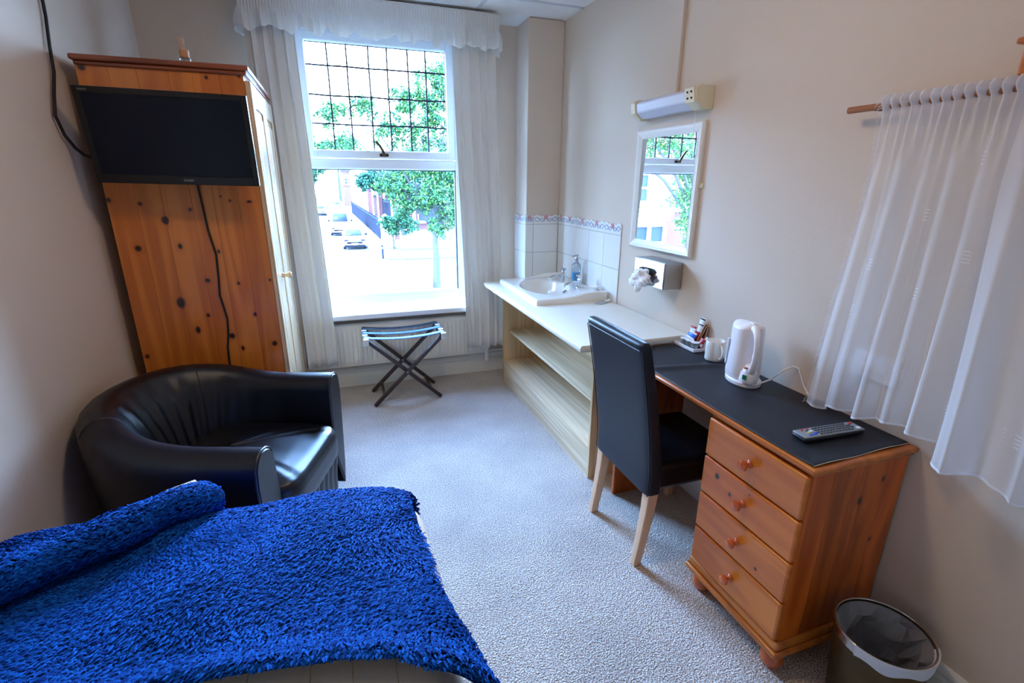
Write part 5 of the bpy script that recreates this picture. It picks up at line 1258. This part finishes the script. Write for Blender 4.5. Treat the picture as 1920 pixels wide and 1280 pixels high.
def tree(label, x, y, hgt, tr_, lobes, nleaf, lsize, cols, seed, group=None, lean=(0, 0), base=GZ + .145):
    r = random.Random(seed); t = thing('street_tree', label, 'tree', (x, y, base), group=group)
    top = Vector((x + lean[0], y + lean[1], base + hgt))
    tk = part('trunk', G().tube([(x, y, base), (x + lean[0] * .3 + .03, y + lean[1] * .3, base + hgt * .4), tuple(top)], [tr_ * 1.15, tr_, tr_ * .6], 10), 'bark', t)
    for k, (cx, cy_, cz, rad_) in enumerate(lobes):
        mid = top.lerp(Vector((cx, cy_, cz)), .5) + Vector((0, 0, .15))
        part('branch', G().tube([tuple(top - Vector((0, 0, .3))), tuple(mid), (cx, cy_, cz)], [tr_ * .5, tr_ * .3, tr_ * .1], 6), 'bark', t)
    tot = sum(l[3] ** 2 for l in lobes); gs = {c: G() for c in cols}
    for cx, cy_, cz, rad_ in lobes:
        clumps = [(Vector((cx, cy_, cz)) + Vector((r.gauss(0, 1), r.gauss(0, 1), r.gauss(0, .8))).normalized() * rad_ * r.uniform(.35, 1.0), rad_ * r.uniform(.16, .34)) for _ in range(26)]
        for _ in range(int(nleaf * rad_ ** 2 / tot)):
            c, cr2 = clumps[r.randrange(len(clumps))]
            p = c + Vector((r.gauss(0, 1), r.gauss(0, 1), r.gauss(0, .8))) * cr2 * .6
            d = Vector((r.gauss(0, 1), r.gauss(0, 1), r.gauss(-.3, .6))); n = Vector((r.gauss(0, .6), r.gauss(0, .6), 1))
            if d.length < .1 or d.normalized().cross(n).length < .05: continue
            gs[cols[min(int(r.random() * len(cols)), len(cols) - 1)]].leafquad(p, d, n, lsize * r.uniform(.7, 1.4), lsize * r.uniform(.5, .9))
    for c in cols: stuff(part('foliage', gs[c], c, t, smooth=False))
    return t
tree('large leafy street tree with a pale trunk on the right of the window view', 4.36, 24, 3.1, .17,
     [(4.3, 24, .9, 1.15), (5.2, 24.3, .5, 1.0), (3.3, 24.2, .55, .80), (2.9, 24.3, 1.5, .75), (4.7, 24.2, 2.1, 1.2), (5.6, 24.2, 2.9, 1.0), (4.0, 24.4, 3.6, .9), (5.0, 24.4, 4.5, 1.0), (4.6, 24.1, -.45, .7), (5.7, 24.3, 1.5, .9), (3.4, 24.5, 2.4, 1.0), (4.2, 24.3, 5.4, 1.0), (5.4, 24.4, 5.8, 1.1), (2.6, 24.6, 3.6, .8), (3.3, 24.5, 4.8, .8), (.6, 24.6, 3.0, .7), (.2, 24.6, 4.2, .7), (2.4, 24.2, 1.2, .7), (5.9, 24.1, .1, .8), (1.5, 24.6, 4.6, .7)], 42000, .13, ['leaf_a', 'leaf_b', 'leaf_c'], 1)
tree('small young tree on the pavement between the railings and the lawn', 3.9, 38.9, 1.5, .07, [(3.9, 38.9, -1.6, .75), (3.5, 38.9, -1.3, .6), (4.5, 39.0, -1.2, .7), (5.2, 39.1, -1.6, .7), (4.9, 39, -.6, .7)], 7000, .16, ['leaf_b', 'leaf_a'], 2)
tree('broad tree overhanging the street behind the gate piers', 6.0, 50, 3.6, .25, [(4.4, 49, 1.6, 1.3), (3.3, 49, 1.8, 1.1), (5.6, 50, 2.3, 1.6), (2.6, 49, 1.5, .8), (6.4, 50, .8, 1.4)], 13000, .22, ['leaf_b'], 3)
tree('far tree on the left side of the street', -4.6, 84, 4.5, .25, [(-4.0, 84, 2.2, 1.8), (-2.6, 84, 2.6, 1.3), (-5.2, 84, 3.4, 2.2), (-3.6, 84, 4.2, 1.8), (-1.6, 85, 3.8, 1.3)], 8000, .34, ['leaf_b', 'leaf_a'], 4)
tree('tall pale tree rising above the far end of the street', 1.5, 140, 8, .4, [(-3, 140, 9, 4), (3, 140, 10, 4), (-6, 138, 6, 3)], 2600, .7, ['leaf_a'], 6)
tree('bright green tree in front of the brick house, seen in the wall mirror', -8.35, 14, 3.7, .14, [(-7.75, 14, 1.05, .62), (-7.95, 14.1, .25, .60), (-8.2, 14, -.35, .45), (-7.5, 14.2, 2.5, 1.0), (-6.7, 14, 2.9, .8), (-6.0, 14.2, 3.1, .9), (-8.6, 14, 1.6, .9), (-5.4, 14.3, 2.6, .6), (-7.2, 14, 3.7, .9)], 9000, .10, ['leaf_c', 'leaf_a'], 5)

# vehicles
def vehicle(name, label, x, y, wdt, lng, body, cabin, glass_front, cat, gnd=.18, wheel=.32, group=None, dark_front=True, plate=True):
    """front looks toward -y; body and cabin are side profiles [(dy, z)]"""
    o = thing(name, label, cat, (x, y + lng / 2, GZ), group=group)
    mk = lambda pf, w_, w2=None: G().prism([(y + a, GZ + z) for a, z in pf], 'x', x - w_ / 2, x + w_ / 2)
    part('body', mk(body, wdt), 'car_white', o, bevel=.07, segs=3)
    part('cabin', mk(cabin, wdt * .86), 'car_white', o, bevel=.08, segs=3)
    (a, z0), (b, z1) = glass_front
    gw_ = wdt * .37
    part('windscreen', G().add([(x - gw_, y + a - .02, GZ + z0), (x + gw_, y + a - .02, GZ + z0), (x + gw_ * .88, y + b - .02, GZ + z1), (x - gw_ * .88, y + b - .02, GZ + z1)], [(0, 1, 2, 3)]), 'car_glass', o, solid=.03)
    for s_ in (-1, 1):
        part('side_glass', G().prism([(y + q[0], GZ + q[1]) for q in ((a + .3, z0 + .05), (b + .25, z1 - .06), (b + 1.3, z1 - .06), (b + 1.5, z0 + .05))], 'x', x + s_ * wdt * .43 - .012, x + s_ * wdt * .43 + .012), 'car_glass', o)
        for yy in (y + lng * .17, y + lng * .82): part('wheel', G().cyl((x + s_ * (wdt / 2 - .2), yy, GZ + wheel - .02), (x + s_ * (wdt / 2 + .01), yy, GZ + wheel - .02), wheel, n=20), 'tyre', o, bevel=.03)
        part('headlight', G().box((x + s_ * wdt * .36 - .16, y - .015, GZ + .62), (x + s_ * wdt * .36 + .16, y + .05, GZ + .78)), 'car_glass', o, bevel=.02)
        part('door_mirror', G().box((x + s_ * (wdt / 2 + .09) - .09, y + a + .35, GZ + z0), (x + s_ * (wdt / 2 + .09) + .09, y + a + .45, GZ + z0 + .16)), 'car_dark', o, bevel=.02)
    part('grille', G().box((x - wdt * .34, y - .02, GZ + .42), (x + wdt * .34, y + .04, GZ + .60)), 'car_dark', o, bevel=.02)
    part('lower_bumper', G().box((x - wdt * .47, y - .03, GZ + .16), (x + wdt * .47, y + .05, GZ + .36)), 'car_dark', o, bevel=.02)
    if plate: part('number_plate', G().box((x - .26, y - .045, GZ + .36), (x + .26, y - .02, GZ + .47)), 'stone_white', o)
    return o
vehicle('car', 'white hatchback parked nearest the crossroads, facing the window', 1.18, 41.2, 1.74, 4.1,
        [(0, .22), (0, .66), (.12, .80), (1.05, .92), (3.95, .98), (4.1, .75), (4.1, .22)], [(.95, .85), (1.75, 1.46), (3.3, 1.48), (4.0, .95)], ((1.06, .95), (1.68, 1.40)), 'car')
vehicle('van', 'white van parked on the street behind the hatchback', .33, 52.3, 1.98, 5.4,
        [(0, .25), (0, .95), (.15, 1.10), (.95, 1.22), (5.4, 1.30), (5.4, .25)], [(.80, 1.10), (1.75, 2.38), (5.2, 2.42), (5.38, 1.2)], ((.92, 1.28), (1.58, 2.12)), 'van')
vehicle('car', 'pale car parked far along the left side of the street', -2.3, 84.5, 1.8, 4.2,
        [(0, .22), (0, .72), (.12, .86), (1.05, .98), (3.95, 1.0), (4.2, .78), (4.2, .22)], [(.95, .88), (1.75, 1.5), (3.3, 1.52), (4.0, .97)], ((1.06, .98), (1.68, 1.43)), 'car')
vehicle('car', 'small distant car before the white gabled house', .2, 100, 1.8, 4.2,
        [(0, .22), (0, .72), (.12, .86), (1.05, .98), (3.95, 1.0), (4.2, .78), (4.2, .22)], [(.95, .88), (1.75, 1.5), (3.3, 1.52), (4.0, .97)], ((1.06, .98), (1.68, 1.43)), 'car')
bo = thing('bollard', 'short dark post on the corner kerb', 'bollard', (2.75, 34.9, GZ))
part('post', G().lathe([(.07, .01), (.07, .85), (.05, .92), (.0, .94)], (2.75, 34.9, GZ + .1), n=12), 'rail_iron', bo); part('band', G().cyl((2.75, 34.9, GZ + .78), (2.75, 34.9, GZ + .86), .075, n=12), 'stone_white', bo)
